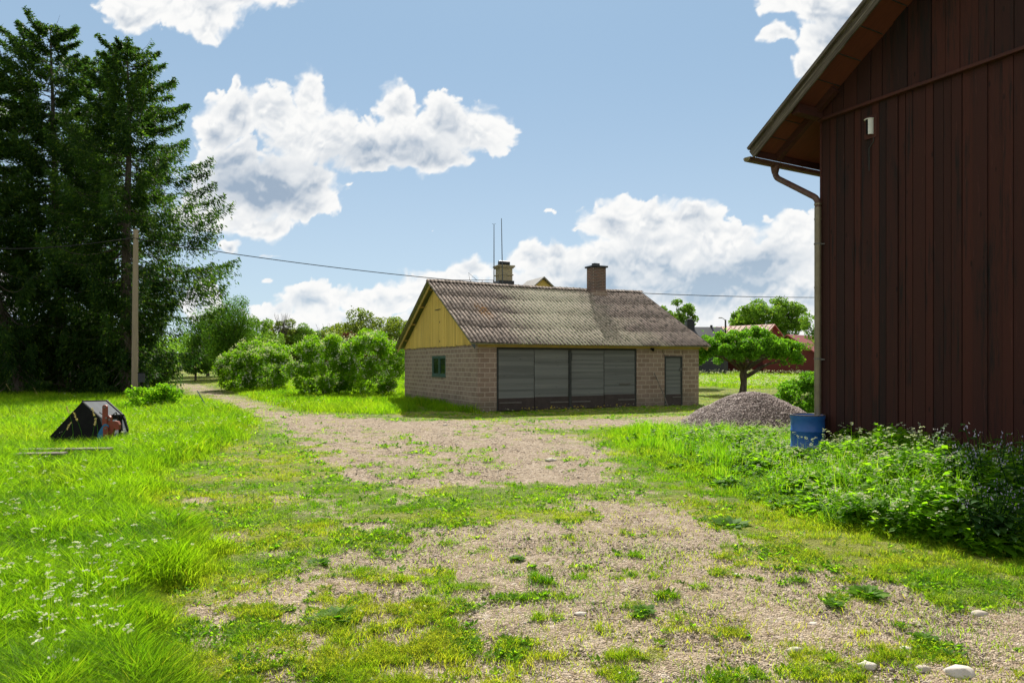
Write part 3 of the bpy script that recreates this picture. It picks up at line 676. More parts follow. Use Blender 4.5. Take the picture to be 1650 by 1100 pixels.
for i, (px, py, s, lb) in enumerate([(1546, 1088, 0.085, 'largest rounded pale stone at the bottom right edge of the gravel'),
    (1396, 1076, 0.055, 'pale grey stone left of the largest rounded one near the bottom edge'),
    (1488, 1080, 0.045, 'small stone just left of the largest rounded stone'),
    (1578, 990, 0.055, 'whitish stone on the right gravel near the frame edge'),
    (1458, 1045, 0.045, 'flat light stone above the pair of stones at the bottom right'),
    (1310, 1005, 0.035, 'flat bluish stone on gravel below the leafy rosettes'),
    (1185, 928, 0.060, 'flat whitish stone sunk in the gravel below the dark weed clump'),
    (935, 995, 0.045, 'dull flat stone in the centre of the lower gravel'),
    (1280, 1052, 0.05, 'broken angular brown stone in the lower right gravel'),
    (888, 742, 0.11, 'long flat pale slab lying across the middle gravel'),
    (442, 1002, 0.03, 'small white stone at the edge of the bottom left grass'),
    (346, 873, 0.07, 'grey flat rock in the bare patch at left'),
    (718, 687, 0.08, 'pale stone on the track edge before the garage corner')]):
    X, Y = gp(px, py); g = np.random.default_rng(100 + i); v, f = icos()
    bm = bmesh.new(); vs = [bm.verts.new(p) for p in v]; [bm.faces.new([vs[q] for q in t]) for t in f]
    bmesh.ops.subdivide_edges(bm, edges=bm.edges, cuts=2, use_grid_fill=True, smooth=0.6)
    for q in bm.verts:
        p = q.co; p *= 1 + 0.16 * (float(vn(np.array([p.x*1.7 + i*3]), np.array([p.y*1.7 + p.z*2.3]), i)[0]) - 0.5) * 2
        q.co = Vector((p.x * 1.25, p.y * 0.8, p.z * (0.35 if 'flat' in lb else 0.6))) * s
    me = bpy.data.meshes.new('stone'); bm.to_mesh(me); bm.free(); me.materials.append(M['stone'])
    va = me.attributes.new('var', 'FLOAT', 'POINT'); va.data.foreach_set('value', [g.uniform(0.7, 1.0)] * len(me.vertices))
    for p in me.polygons: p.use_smooth = True
    o = bpy.data.objects.new('stone', me); C.objects.link(o); o.location = (X, Y, zg(X, Y) + s * 0.12); o.rotation_euler = (0, 0, g.uniform(-.5, .5))
    tag(o, lb, 'stone', 'stones lying on the gravel yard')

# ------------------------------------------------------------------ wild flowers
def umbels(x, y, z, r, n_per, g, tilt=0.25):
    """flat flower heads made of small white florets"""
    n = len(x); a = g.uniform(0, 2*np.pi, (n, n_per)); q = np.sqrt(g.uniform(0, 1, (n, n_per))) * r[:, None]
    tx = g.normal(0, tilt, (n, 1)); ty = g.normal(0, tilt, (n, 1))
    X = x[:, None] + np.cos(a) * q; Y = y[:, None] + np.sin(a) * q; Z = z[:, None] + np.cos(a)*q*tx + np.sin(a)*q*ty - q * 0.25
    c = np.stack([X, Y, Z], -1).reshape(-1, 3); s = np.repeat(r * 2.2 / math.sqrt(n_per), n_per)
    return rleaf(c, s, 0.9, 0.85, g)
def flowers():
    P = []; S = []
    # left meadow: yarrow-like heads in drifts
    x, y = sample(2400, 3.0, 34, u0=-0.95, u1=-0.3, p=2.2)
    dr = fbm(x / 1.6, y / 1.6, 801, 3); zz = zones(x, y)
    k = (rng.uniform(0, 1, len(x)) < sst(dr, 0.52, 0.72) * 0.6 + 0.02) & (zz['tall'] > 0.6); x, y = x[k], y[k]
    # drifts seen in the photograph
    for px, py, sp, n in ((150, 690, 1.6, 60), (370, 665, 2.0, 90), (240, 720, 0.9, 60), (140, 950, 0.22, 22), (100, 1010, 0.25, 22), (200, 900, 0.3, 14), (80, 830, 0.3, 5), (260, 700, 1.2, 60), (330, 700, 1.0, 40), (40, 1060, 0.25, 20)):
        X, Y = gp(px, py); x = np.append(x, rng.normal(X, sp, n)); y = np.append(y, rng.normal(Y, sp * 0.8, n))
    ok = y > 2.5; x, y = x[ok], y[ok]
    n = len(x); h = (0.24 + 0.2 * rng.uniform(0, 1, n)); z0 = terr(x, y); r = rng.uniform(0.012, 0.024, n) * (1 + y / 30)
    P.append(umbels(x, y, z0 + h, r, 9, rng)); S.append(blades(x, y, z0, h, np.full(n, 0.004) * (1 + y / 20), np.full(n, 0.02), rng, rng.uniform(0, 1, n), np.full(n, 0.2)))
    # distant meadow
    x, y = sample(9000, 45, 100, u0=0.1, u1=0.62, p=2.5); zz = zones(x, y); k = (zz['md'] > 0.5) & (rng.uniform(0, 1, len(x)) < sst(fbm(x / 7, y / 7, 91, 3), 0.35, 0.6)); x, y = x[k], y[k]; n = len(x)
    P.append(umbels(x, y, terr(x, y) + rng.uniform(0.25, 0.5, n), rng.uniform(0.04, 0.09, n), 3, rng))
    # white clover and daisies in the turf
    x, y = sample(900, 3.5, 22, u0=-0.6, u1=0.5, p=2.2); zz = zones(x, y); k = (zz['cov'] > 0.5) & (zz['tall'] < 0.3) & (fbm(x / 0.8, y / 0.8, 77, 2) > 0.5); x, y = x[k], y[k]; n = len(x)
    P.append(umbels(x, y, terr(x, y) + 0.06, rng.uniform(0.008, 0.014, n), 7, rng, 0.6))
    # line of weeds in front of the garage doors
    u = rng.uniform(-0.5, 10.5, 90); f = -rng.uniform(0.3, 2.0, 90); x = GC.x + gu.x*u + gd.x*f; y = GC.y + gu.y*u + gd.y*f
    P.append(umbels(x, y, terr(x, y) + rng.uniform(0.08, 0.2, 90), rng.uniform(0.014, 0.03, 90), 5, rng))
    V, fs, a_ = merge(P); o = npmesh('white_wildflowers', V, fs, M['umbel'], attrs=a_)
    tag(o, 'small white flower heads sprinkled through the meadow and turf', 'flowers', kind='stuff')
    V, fs, a_ = merge(S); o = npmesh('flower_stems', V, fs, M['grass'], attrs=a_)
    tag(o, 'thin green stems under the white meadow flowers', 'flower stems', kind='stuff')
    u = rng.uniform(1.5, 6.5, 45); f = -rng.uniform(0.2, 1.2, 45); x = GC.x + gu.x*u + gd.x*f; y = GC.y + gu.y*u + gd.y*f
    V, fs, a_, _ = umbels(x, y, terr(x, y) + rng.uniform(0.08, 0.2, 45), np.full(45, 0.03), 6, rng)
    o = npmesh('yellow_wildflowers', V, fs, M['flower_y'])
    tag(o, 'yellow flowers in the shaded grass before the garage doors', 'flowers', kind='stuff')
    # dandelion clocks
flowers()
def clock(px, py, lb):
    X, Y = gp(px, py + 12); z = zg(X, Y); t = thing('dandelion_clock', lb, 'dandelion', (X, Y, z), 0, 'dandelion clocks in the turf')
    MB().tube([(0,0,0),(0.005,0,0.09),(0,0.005,0.17)], 0.0025, 5).build('stem', M['leaf_weed'], t)
    g = np.random.default_rng(px); d = rdir(120, g); V, fs, va, ye = rleaf(d * 0.016 + np.array([0,0,0.18]), 0.012, 0.8, 0, g)
    npmesh('seed_ball', V, fs, M['umbel'], t, attrs={'var': va, 'yel': ye})
for px, py, lb in ((378, 812, 'lowest dandelion clock of the left turf group'), (396, 808, 'middle dandelion clock of the left turf group'), (408, 803, 'right-hand dandelion clock of the left turf group'),
                   (465, 708, 'dandelion clock alone in turf left of the middle gravel'), (502, 792, 'dandelion clock at the lower left corner of the middle gravel'), (737, 788, 'dandelion clock on the grass band below the middle gravel')): clock(px, py, lb)

# seed-headed grasses standing out against the black shovel
def seedgrass(px, py, top, lb, lean=0.15, hd=0.16):
    X, Y = gp(px, py); z = zg(X, Y); Z = zt(top, Y) - z
    t = thing('tall_grass_stalk', lb, 'grass stalk', (X, Y, z), 0, 'seed-headed grass stalks round the black shovel')
    p = [(0,0,0),(lean*0.1,0,Z*0.4),(lean*0.4,0,Z*0.75),(lean,0,Z)]
    MB().tube(p, [0.004,0.0035,0.003,0.002], 5).build('stem', M['grass'], t)
    g = np.random.default_rng(px + top); n = 60; s = g.uniform(0, 1, n); c = np.stack([lean + s*lean*0.5, g.normal(0, 0.006, n), Z - 0.02 + s * hd * 0.9], 1) + g.normal(0, 0.006, (n, 3))
    V, fs, va, ye = rleaf(c, 0.03, 0.35, 0, g); npmesh('seed_head', V, fs, M['straw'], t, attrs={'var': va, 'yel': ye})
for a in ((120, 745, 664, 'seed-headed stalk before the middle of the black shovel, leaning left', -0.10), (135, 748, 676, 'pale stalk crossing the black shovel side at its centre', -0.12), (148, 742, 684, 'short seed-headed stalk near the base of the black shovel', 0.05),
          (160, 745, 668, 'slanting stalk before the right edge of the black shovel side', -0.09), (94, 740, 690, 'bent stalk before the low left tip of the black shovel', 0.16)): seedgrass(*a)
for a in ((30, 655, 628, 'tall straw-coloured arching grass at the far left edge', -0.35), (72, 658, 634, 'arching straw grass left above the shovel', -0.3), (205, 655, 634, 'straw grass stalk left of the wooden pole', 0.2), (240, 655, 630, 'straw grass stalk right of the wooden pole', -0.25)): seedgrass(*a, hd=0.3)

# ------------------------------------------------------------------ leafy bank along the barn
def bank():
    G = np.random.default_rng(77); n0 = 26000
    x = G.uniform(1.5, 8.5, n0); y = G.uniform(5.0, 19, n0); sd_ = sdf(TALL_R, x, y); px = 825 + F * x / y
    e = np.clip(-sd_ / 1.1, 0, 1); ok = (sd_ < 0.02 * G.normal(size=n0)) & (sdf(BARN, x, y) > 0.12) & (px > 1010) & (np.hypot(x - 5.36, y - 12.38) > 0.36) & (np.hypot(x - at(1212, 18.6), y - 18.6) > 1.75)
    ok &= G.uniform(0, 1, n0) < np.clip((px - 1060) / 200, 0.04, 1) * np.clip(14.0 / y, 0.5, 1)
    x, y, e, px = x[ok], y[ok], e[ok], px[ok]; n = len(x); big = fbm(x / 0.8, y / 0.8, 5, 3)
    h = (0.20 + 0.50 * e**0.8) * (0.30 + 1.35 * big) * G.uniform(0.7, 1.2, n) * np.interp(px, [1000, 1120, 1250, 1310, 1350, 1450, 1600], [0.5, 0.36, 0.34, 0.40, 0.78, 0.90, 0.78])
    z = terr(x, y); P = []; S = []; U = []
    lx = G.normal(0, 0.10, n) * h; ly = G.normal(0, 0.10, n) * h; hv = fbm(x / 0.5, y / 0.5, 15, 3)
    for k in range(26):
        q = G.uniform(0.15, 1.0, n)**0.7; a = G.uniform(0, 2*np.pi, n); r = G.uniform(0.02, 0.16, n) * (1.15 - q * 0.7) * (0.5 + h)
        c = np.stack([x + lx*q + np.cos(a)*r, y + ly*q + np.sin(a)*r, z + h*q - r*0.3], 1); L = G.uniform(0.020, 0.05, n) * (0.35 + 1.5 * sst(hv, 0.3, 0.7))
        d = np.stack([np.cos(a), np.sin(a), G.uniform(-0.6, 0.5, n)], 1); ee = np.cross(d, np.array([0, 0, 1.0])) + G.normal(0, 0.35, (n, 3)); ee /= np.linalg.norm(ee, axis=1, keepdims=True)
        P.append(diamonds(c, d * L[:, None], ee * (L * 0.48)[:, None], np.clip(hv * 0.9 + G.uniform(-.35, .35, n), 0, 1), (G.uniform(0, 1, n) < 0.06) * 0.5))
    S.append(blades(x, y, z, h * 1.02, np.full(n, 0.0035), np.full(n, 0.08), G, hv * 0.6, np.full(n, 0.0)))
    fl = (G.uniform(0, 1, n) < 0.26 * (1.15 - 0.7 * (px > 1520))) & (h > 0.2); xf, yf, zf, hf = x[fl] + lx[fl], y[fl] + ly[fl], z[fl], h[fl] + G.uniform(0.0, 0.09, fl.sum()) + (G.uniform(0, 1, fl.sum()) < 0.12) * G.uniform(0.05, 0.22, fl.sum())
    S.append(blades(xf, yf, zf + hf * 0.5, hf * 0.5, np.full(len(xf), 0.0035), np.full(len(xf), 0.02), G, np.full(len(xf), 0.4), np.full(len(xf), 0.0)))
    U.append(umbels(xf, yf, zf + hf, G.uniform(0.018, 0.036, len(xf)), 14, G)); U.append(umbels(xf + G.normal(0, 0.04, len(xf)), yf + G.normal(0, 0.04, len(xf)), zf + hf - 0.03, G.uniform(0.014, 0.026, len(xf)), 9, G))
    m = 60000; xg = G.uniform(1.5, 8.5, m); yg = G.uniform(5, 18, m); pg = 825 + F * xg / yg; eg = np.clip(-sdf(TALL_R, xg, yg) / 0.8, 0, 1); kg = (sdf(TALL_R, xg, yg) < 0.05) & (sdf(BARN, xg, yg) > 0.1) & (fbm(xg / 0.45, yg / 0.45, 88, 3) > 0.56) & (np.hypot(xg - 5.36, yg - 12.38) > 0.34) & (np.hypot(xg - at(1212, 18.6), yg - 18.6) > 1.7)
    xg, yg, pg, eg = xg[kg], yg[kg], pg[kg], eg[kg]; m = len(xg); hg = (0.22 + 0.55 * eg) * G.uniform(0.6, 1.2, m) * np.interp(pg, [1000, 1310, 1350, 1600], [0.6, 0.5, 0.9, 1.1])
    S.append(blades(xg, yg, terr(xg, yg), hg, np.full(m, 0.009), G.uniform(0.1, 0.6, m), G, G.uniform(0, 1, m), (G.uniform(0, 1, m) < 0.1) * 0.6))
    V, fs, a_ = merge(P); o = npmesh('leafy_undergrowth', V, fs, M['leaf_weed'], attrs=a_); tag(o, 'dense bright green leafy weeds growing along the barn foot and around the gravel heap', 'undergrowth', kind='stuff')
    V, fs, a_ = merge(S); o = npmesh('undergrowth_stems', V, fs, M['leaf_weed'], attrs=a_); tag(o, 'thin upright stems of the weeds along the barn', 'stems', kind='stuff')
    V, fs, a_ = merge(U); o = npmesh('umbel_flowers', V, fs, M['umbel'], attrs=a_); tag(o, 'creamy umbel flower heads above the weeds along the barn', 'flowers', kind='stuff'); print('bank', n)
bank()
def comfrey(px, Y, Hh, lb, seed, spread=0.55, nst=16):
    G = np.random.default_rng(seed); X = at(px, Y); t = thing('comfrey_plant', lb, 'comfrey', (X, Y, zg(X, Y)), 0, 'comfrey plants by the barn'); P = []; Fl = []; b = MB()
    for s_ in range(nst):
        a = G.uniform(0, 6.28); r = spread * G.uniform(0.2, 1.0); h = Hh * G.uniform(0.7, 1.0) * (1.05 - 0.35 * r / spread); top = np.array([math.cos(a)*r, math.sin(a)*r, h])
        b.tube([(0.25*top[0], 0.25*top[1], 0), (0.6*top[0], 0.6*top[1], h*0.55), tuple(top)], [0.009, 0.007, 0.004], 5, cap=False)
        for k in range(13):
            q = 0.15 + 0.85 * k / 12; p = np.array([top[0]*(0.25+0.75*q), top[1]*(0.25+0.75*q), h*q]); aa = k * 2.4 + G.uniform(0, 1); L = (0.27 - 0.17*q) * G.uniform(0.8, 1.25)
            dh = np.array([math.cos(aa), math.sin(aa), 0]); e = np.array([-math.sin(aa), math.cos(aa), G.uniform(-.3, .3)])
            segs = [(0.0, 0.3, 0.5), (0.33, 0.12, 0.95), (0.66, -0.25, 0.8)]; pos = p.copy(); W0 = 0.0; rows = [pos.copy()]; ws = [0.12]
            for j, (u_, dz, w_) in enumerate([(0.33, 0.25, 0.9), (0.33, -0.02, 1.0), (0.34, -0.45, 0.04)]): pos = pos + (dh + np.array([0, 0, dz])) * L * u_; rows.append(pos.copy()); ws.append(w_)
            v = [];  v0 = float(G.uniform(0, 1))
            for rw, w_ in zip(rows, ws): v += [rw - e * L * 0.17 * w_, rw + np.array([0, 0, -0.01]), rw + e * L * 0.17 * w_]
            Q = [[3*j + c_, 3*j + c_ + 1, 3*j + c_ + 4, 3*j + c_ + 3] for j in range(3) for c_ in (0, 1)]
            P.append((np.array(v), [np.array(Q)], np.full(12, v0), np.zeros(12)))
        n = 9; c = top + G.normal(0, 0.03, (n, 3)) + np.array([0, 0, -0.03]); d = np.stack([G.normal(0, 0.3, n), G.normal(0, 0.3, n), -np.ones(n)], 1) * 0.012; e = np.cross(d, rdir(n, G)); e /= np.linalg.norm(e, axis=1, keepdims=True); Fl.append(diamonds(c, d, e * 0.007, G.uniform(0, 1, n), np.zeros(n)))
    V, fs, a_ = merge(P); npmesh('leaves', V, fs, M['comfrey'], t, attrs=a_, smooth=True); V, fs, a_ = merge(Fl); npmesh('blossom', V, fs, M['flower_p'], t, attrs=a_); b.build('stems', M['comfrey'], t)
comfrey(1600, 7.6, 1.3, 'tallest purple-flowered comfrey in the barn shade at the right frame edge', 1, 0.55, 22)
comfrey(1520, 8.6, 1.05, 'purple-flowered comfrey left of the tallest one', 2, 0.4, 12)
comfrey(1668, 7.0, 1.2, 'comfrey cut by the right frame edge', 3, 0.5, 18)
comfrey(1590, 6.6, 0.75, 'low broad-leaved comfrey in front of the tallest one', 4, 0.45, 14)
comfrey(1450, 9.2, 0.62, 'small comfrey among the creamy umbel flowers', 5, 0.3, 7)

# ------------------------------------------------------------------ garage
def garage():
    z0 = -0.05
    t = thing('garage', 'concrete block garage with lichened corrugated roof and yellow boarded gable', 'garage', tuple(GC), GA)
    HW = 2.52; RZ = 5.42; EF = 0.34; OV_ = 0.42          # wall height, ridge height, eave and verge overhang
    mid = GW / 2; slope = (RZ - 2.60) / (mid + EF)
    b = MB()
    b.box(0, 0.76, 0, 0.2, z0, HW); b.build('wall_pier', M['block_x'], t); b = MB(); b.box(7.19, 8.64, 0, 0.2, z0, HW); b.box(9.59, GL, 0, 0.2, z0, HW); b.box(8.64, 9.59, 0, 0.2, 2.14, HW)
    b.build('front_wall', M['block_x'], t)
    b = MB(); b.box(0, GL, GW - 0.2, GW, z0, HW); b.build('back_wall', M['block_x'], t)
    b = MB()                                                            # gable wall with window opening y 3.53..5.3
    b.box(0, 0.2, 0.2, 3.53, z0, HW + 0.06); b.box(0, 0.2, 5.3, GW - 0.2, z0, HW + 0.06); b.box(0, 0.2, 3.53, 5.3, z0, 1.27); b.box(0, 0.2, 3.53, 5.3, 2.15, HW + 0.06)
    b.build('gable_wall', M['block_y'], t)
    b = MB(); b.box(GL - 0.2, GL, 0.2, GW - 0.2, z0, HW); b.build('gable_wall', M['block_y'], t)
    # vertical gable boards
    def gable(x0, x1, m, name='gable_boards'):
        g = random.Random(5); y = 0.0; b = MB(); va = []
        while y < GW - 0.01:
            w = min(g.uniform(0.11, 0.19), GW - y); e = g.uniform(0, 0.012); ya, yb = y + 0.004, y + w - 0.004
            dz = g.uniform(-0.03, 0.02)
            top = lambda q: 2.58 + slope * (min(q, GW - q)) - 0.03
            prof = [(ya, HW + 0.02 + dz), (yb, HW + 0.02 + dz), (yb, top(yb)), (ya, top(ya))]
            if ya < mid < yb: prof = [(ya, HW + 0.02 + dz), (yb, HW + 0.02 + dz), (yb, top(yb)), (mid, top(mid)), (ya, top(ya))]
            n0 = len(b.v); b.prism(prof, x0 - e, x1, 'x'); va += [g.random()] * (len(b.v) - n0); y += w
        o = b.build(name, m, t); a = o.data.attributes.new('var', 'FLOAT', 'POINT'); a.data.foreach_set('value', va); return o
    gable(-0.035, 0.05, M['yellow']); gable(GL - 0.05, GL + 0.03, M['yellow'])
    h = MB(); h.box(-0.058, -0.036, 4.05, 4.75, 4.12, 4.15); h.build('hatch_lintel', M['dark_frame'], t)
    for za, zb in ((3.55, 3.62), (2.72, 2.80)): h = MB(); h.box(-0.056, -0.036, 4.12, 4.16, za, zb); h.build('hatch_hinge', M['dark_frame'], t)
    # corrugated roof, both slopes, in overlapping courses
    nw = 66; per = 12; L0 = -OV_; L1 = GL + 0.42
    xs = np.linspace(L0, L1, nw * 8 + 1); ph = np.sin(np.linspace(0, nw * 2 * np.pi, len(xs))) * 0.027
    rows = 4
    for side in (0, 1):
        V = []; Fq = []; n = 0
        run = mid + EF; seg = run / rows
        for r in range(rows):
            a0 = r * seg - 0.0; a1 = (r + 1) * seg + (0.12 if r < rows - 1 else 0)   # distance from ridge
            jag = 0.012 * np.sin(np.arange(len(xs)) // 40 * 2.3)
            for th in (0, 1):
                lines = []
                for q, lift in ((a0, 0.0), ((a0 + a1) / 2, 0.005), (a1, 0.010)):
                    z = RZ - q * slope + ph + lift * 1.0 - th * 0.006 + (0.006 * np.sin(xs * 0.9 + r)) - 0.05 * np.sin(np.pi * np.clip((xs) / GL, 0, 1)) * (1 if True else 0)
                    yy = (mid - q - (jag if q == a1 else 0)) if side == 0 else (mid + q)
                    lines.append(np.stack([xs, np.full_like(xs, 1.0) * yy, z], 1))
                A = np.concatenate(lines); V.append(A); m = len(xs); i = np.arange(m - 1)
                for k in range(2):
                    f = np.stack([n + k*m + i, n + k*m + i + 1, n + (k+1)*m + i + 1, n + (k+1)*m + i], 1); Fq.append(f)
                n += len(A)
            # front edge strip closing the sheet thickness
            base = n - 2 * 3 * m; i = np.arange(m - 1)
            Fq.append(np.stack([base + 2*m + i, base + 2*m + i + 1, base + 5*m + i + 1, base + 5*m + i], 1))
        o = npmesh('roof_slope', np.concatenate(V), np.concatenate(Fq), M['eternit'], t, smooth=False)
    # ridge capping
    b = MB(); xx = np.linspace(L0, L1, 24)
    for k in range(23):
        z = lambda x: RZ + 0.045 - 0.05 * math.sin(math.pi * min(max(x / GL, 0), 1))
        x0, x1 = xx[k], xx[k+1] + 0.02
        b.add([(x0, mid-0.17, z(x0)-0.075), (x0, mid, z(x0)+0.02), (x0, mid+0.17, z(x0)-0.075), (x1, mid-0.17, z(x1)-0.065), (x1, mid, z(x1)+0.03), (x1, mid+0.17, z(x1)-0.065),
               (x0, mid, z(x0)-0.03), (x1, mid, z(x1)-0.03)], [(0,3,4,1),(1,4,5,2),(0,1,2,6),(3,7,5,4)])
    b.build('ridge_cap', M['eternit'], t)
    # boarding under the sheets, purlin ends, barge boards, fascia
    def roofpt(x, q, dz, side): return (x, mid - q if side == 0 else mid + q, RZ - q * slope + dz)
    for side in (0, 1):
        s = MB(); run = mid + EF - 0.02
        s.add([roofpt(L0+0.02, 0.0, -0.05, side), roofpt(L0+0.02, run, -0.05, side), roofpt(L1-0.02, run, -0.05, side), roofpt(L1-0.02, 0.0, -0.05, side),
               roofpt(L0+0.02, 0.0, -0.075, side), roofpt(L0+0.02, run, -0.075, side), roofpt(L1-0.02, run, -0.075, side), roofpt(L1-0.02, 0.0, -0.075, side)],
              [(0,1,2,3),(7,6,5,4),(0,4,5,1),(1,5,6,2),(2,6,7,3),(3,7,4,0)])
        s.build('roof_boarding', M['under'], t)
        for xb in (-0.26, GL + 0.2):
            c = MB(); c.beam(roofpt(xb, 0.02, -0.16, side), roofpt(xb, mid + EF, -0.16, side), 0.035, 0.15)
            c.build('barge_board', M['yellow_trim'] if side else M['palemetal'] if xb < 0 else M['yellow_trim'], t)
        for q in (0.35, 1.6, 2.9, 4.2):
            p = MB(); a = roofpt(-0.24, q, -0.155, side); bb = roofpt(-0.03, q, -0.155, side); p.beam(a, bb, 0.09, 0.09); p.build('purlin_end', M['yellow_trim'], t)
    f = MB(); f.box(-0.02, GL + 0.05, -0.06, -0.003, 2.44, 2.56); f.build('eave_board', M['yellow_trim'], t)
    f = MB(); f.box(0.0, GL, GW + 0.003, GW + 0.06, 2.44, 2.56); f.build('eave_board', M['yellow_trim'], t)
    # four garage door leaves
    f = MB(); f.box(0.762, 0.84, 0.03, 0.16, 0, 2.438); f.box(7.11, 7.188, 0.03, 0.16, 0, 2.438); f.box(0.842, 7.108, 0.05, 0.16, 2.36, 2.438)
    f.build('door_frame', M['dark_frame'], t)
    f = MB(); f.box(3.92, 4.02, -0.03, 0.12, 0, 2.35); f.box(3.90, 4.04, -0.045, -0.031, 1.92, 2.25); f.box(3.88, 4.06, -0.05, 0.1, -0.02, 0.14); f.build('centre_post', M['dark_frame'], t)
    def leaf(x0, x1, ztop, name, zk=0.42, gr=random.Random(2), yoff=0.0):
        b = MB(); va = []; z = zk; 
        while z < ztop - 0.01:
            p = min(0.082, ztop - z); n0 = len(b.v); e = gr.uniform(0, 0.006); ya = 0.028 + yoff
            b.prism([(ya - 0.014 - e, z), (ya, z + p), (ya + 0.03, z + p), (ya + 0.03, z)], x0 + gr.uniform(0, 0.008), x1 - gr.uniform(0, 0.008), 'x'); va += [gr.random()] * (len(b.v) - n0); z += p
        o = b.build(name, M['door'], t); a = o.data.attributes.new('var', 'FLOAT', 'POINT'); a.data.foreach_set('value', va)
        k = MB(); k.box(x0, x1, -0.002 + yoff, 0.05 + yoff, 0.03, zk - 0.004); k.build('kick_board', M['kick'], o)
        return o
    doors = [(0.85, 2.36), (2.385, 3.91), (4.03, 5.57), (5.595, 7.10)]
    zk = [0.50, 0.52, 0.52, 0.55]
    for i, (a, b_) in enumerate(doors):
        o = leaf(a, b_, 2.355, 'garage_door', zk[i])
        h = MB()
        if i == 0: h.box(a + 0.02, a + 0.95, -0.028, -0.006, 0.30, 0.345)
        if i == 1: h.box(b_ - 0.85, b_ - 0.02, -0.028, -0.006, 0.27, 0.315)
        if i == 2: h.box(a + 0.02, a + 0.88, -0.028, -0.006, 0.27, 0.315)
        if i == 3: h.box(b_ - 0.85, b_ - 0.02, -0.028, -0.006, 0.30, 0.345); h.build('hinge_strap', M['iron'], o); h = MB(); h.box(b_ - 0.78, b_ - 0.25, -0.028, -0.004, 0.96, 1.0)
        h.build('hinge_strap', M['iron'], o)
    f = MB(); f.box(8.642, 8.70, -0.02, 0.14, 0, 2.138); f.box(9.53, 9.588, -0.02, 0.14, 0, 2.138); f.box(8.702, 9.528, -0.02, 0.14, 2.08, 2.138); f.build('door_frame', M['dark_frame'], t)
    o = leaf(8.71, 9.52, 2.075, 'side_door', 0.5)
    h = MB(); h.box(9.05, 9.5, -0.028, -0.006, 0.36, 0.39); h.build('hinge_strap', M['iron'], o)
    h = MB(); h.box(9.45, 9.50, -0.05, -0.006, 1.5, 1.62); h.build('door_latch', M['iron'], o)
    # mortar cracks over the side door
    c = MB(); c.tube([(8.55,-0.004,2.4),(8.53,-0.004,2.3),(8.60,-0.004,2.22),(8.64,-0.004,2.12)], 0.008, 5); c.build('wall_crack', M['dark_frame'], t); c = MB(); c.tube([(9.62,-0.004,2.4),(9.60,-0.004,2.2)], 0.007, 5); c.build('wall_crack', M['dark_frame'], t)
    # eave lamp
    l = MB(); l.box(7.85, 7.98, -0.16, -0.062, 2.40, 2.47); l.tube([(7.9,-0.2,2.36),(7.9,-0.12,2.42)], 0.05, 10); l.build('eave_lamp', M['blackmetal'], t)
    # window
    w = MB()
    for a, b_, c, d in ((3.532, 3.60, 1.272, 2.148), (5.23, 5.298, 1.272, 2.148), (3.602, 5.228, 1.272, 1.33), (3.602, 5.228, 2.09, 2.148), (4.37, 4.46, 1.332, 2.088)): w.box(0.0, 0.08, a, b_, c, d)
    w = w.build('window', M['green_paint'], t)
    for a, b_ in ((3.605, 4.365), (4.465, 5.225)):
        s = MB()
        for p, q, c, d in ((a, a+0.055, 1.335, 2.085), (b_-0.055, b_, 1.335, 2.085), (a+0.057, b_-0.057, 1.335, 1.385), (a+0.057, b_-0.057, 2.03, 2.085)): s.box(0.02, 0.06, p, q, c, d)
        s.build('casement', M['green_paint'], w); g = MB(); g.box(0.04, 0.046, a+0.05, b_-0.05, 1.38, 2.035); g.build('pane', M['glass'], w)
    s = MB(); s.box(-0.05, 0.08, 3.50, 5.33, 1.235, 1.268); s.build('window_sill', M['green_paint'], w)
    # chimney
    cx = 8.05; cy = mid - 0.28
    c = MB(); c.box(cx-0.36, cx+0.36, cy-0.30, cy+0.30, 4.6, 6.42); ch = c.build('chimney', M['brick'], t, bevel=0.012)
    c = MB(); c.box(cx-0.39, cx+0.39, cy-0.33, cy+0.33, 5.02, 5.30); c.build('chimney_foot', M['block_x'], ch)
    c = MB(); c.box(cx-0.43, cx+0.43, cy-0.37, cy+0.37, 6.422, 6.50); c.build('chimney_cap', M['black_sheet'], ch)
    c = MB(); c.box(cx-0.19, cx+0.12, cy-0.12, cy+0.12, 6.502, 6.64); c.build('flue_pipe', M['palemetal'], ch)
    return t
garage()
def stick():
    p0 = GC + gu * 8.52 + gd * -0.38; p1 = GC + gu * 8.05 + gd * -0.06
    b = MB(); b.tube([(p0.x, p0.y, 0.02), ((p0.x+p1.x)/2 + .01, (p0.y+p1.y)/2, 0.72), (p1.x, p1.y, 1.42)], [0.022, 0.02, 0.019], 8)
    o = b.build('wooden_stick', M['greywood'], smooth=True); tag(o, 'old wooden stick leaning on the block wall beside the side door', 'stick')
stick()

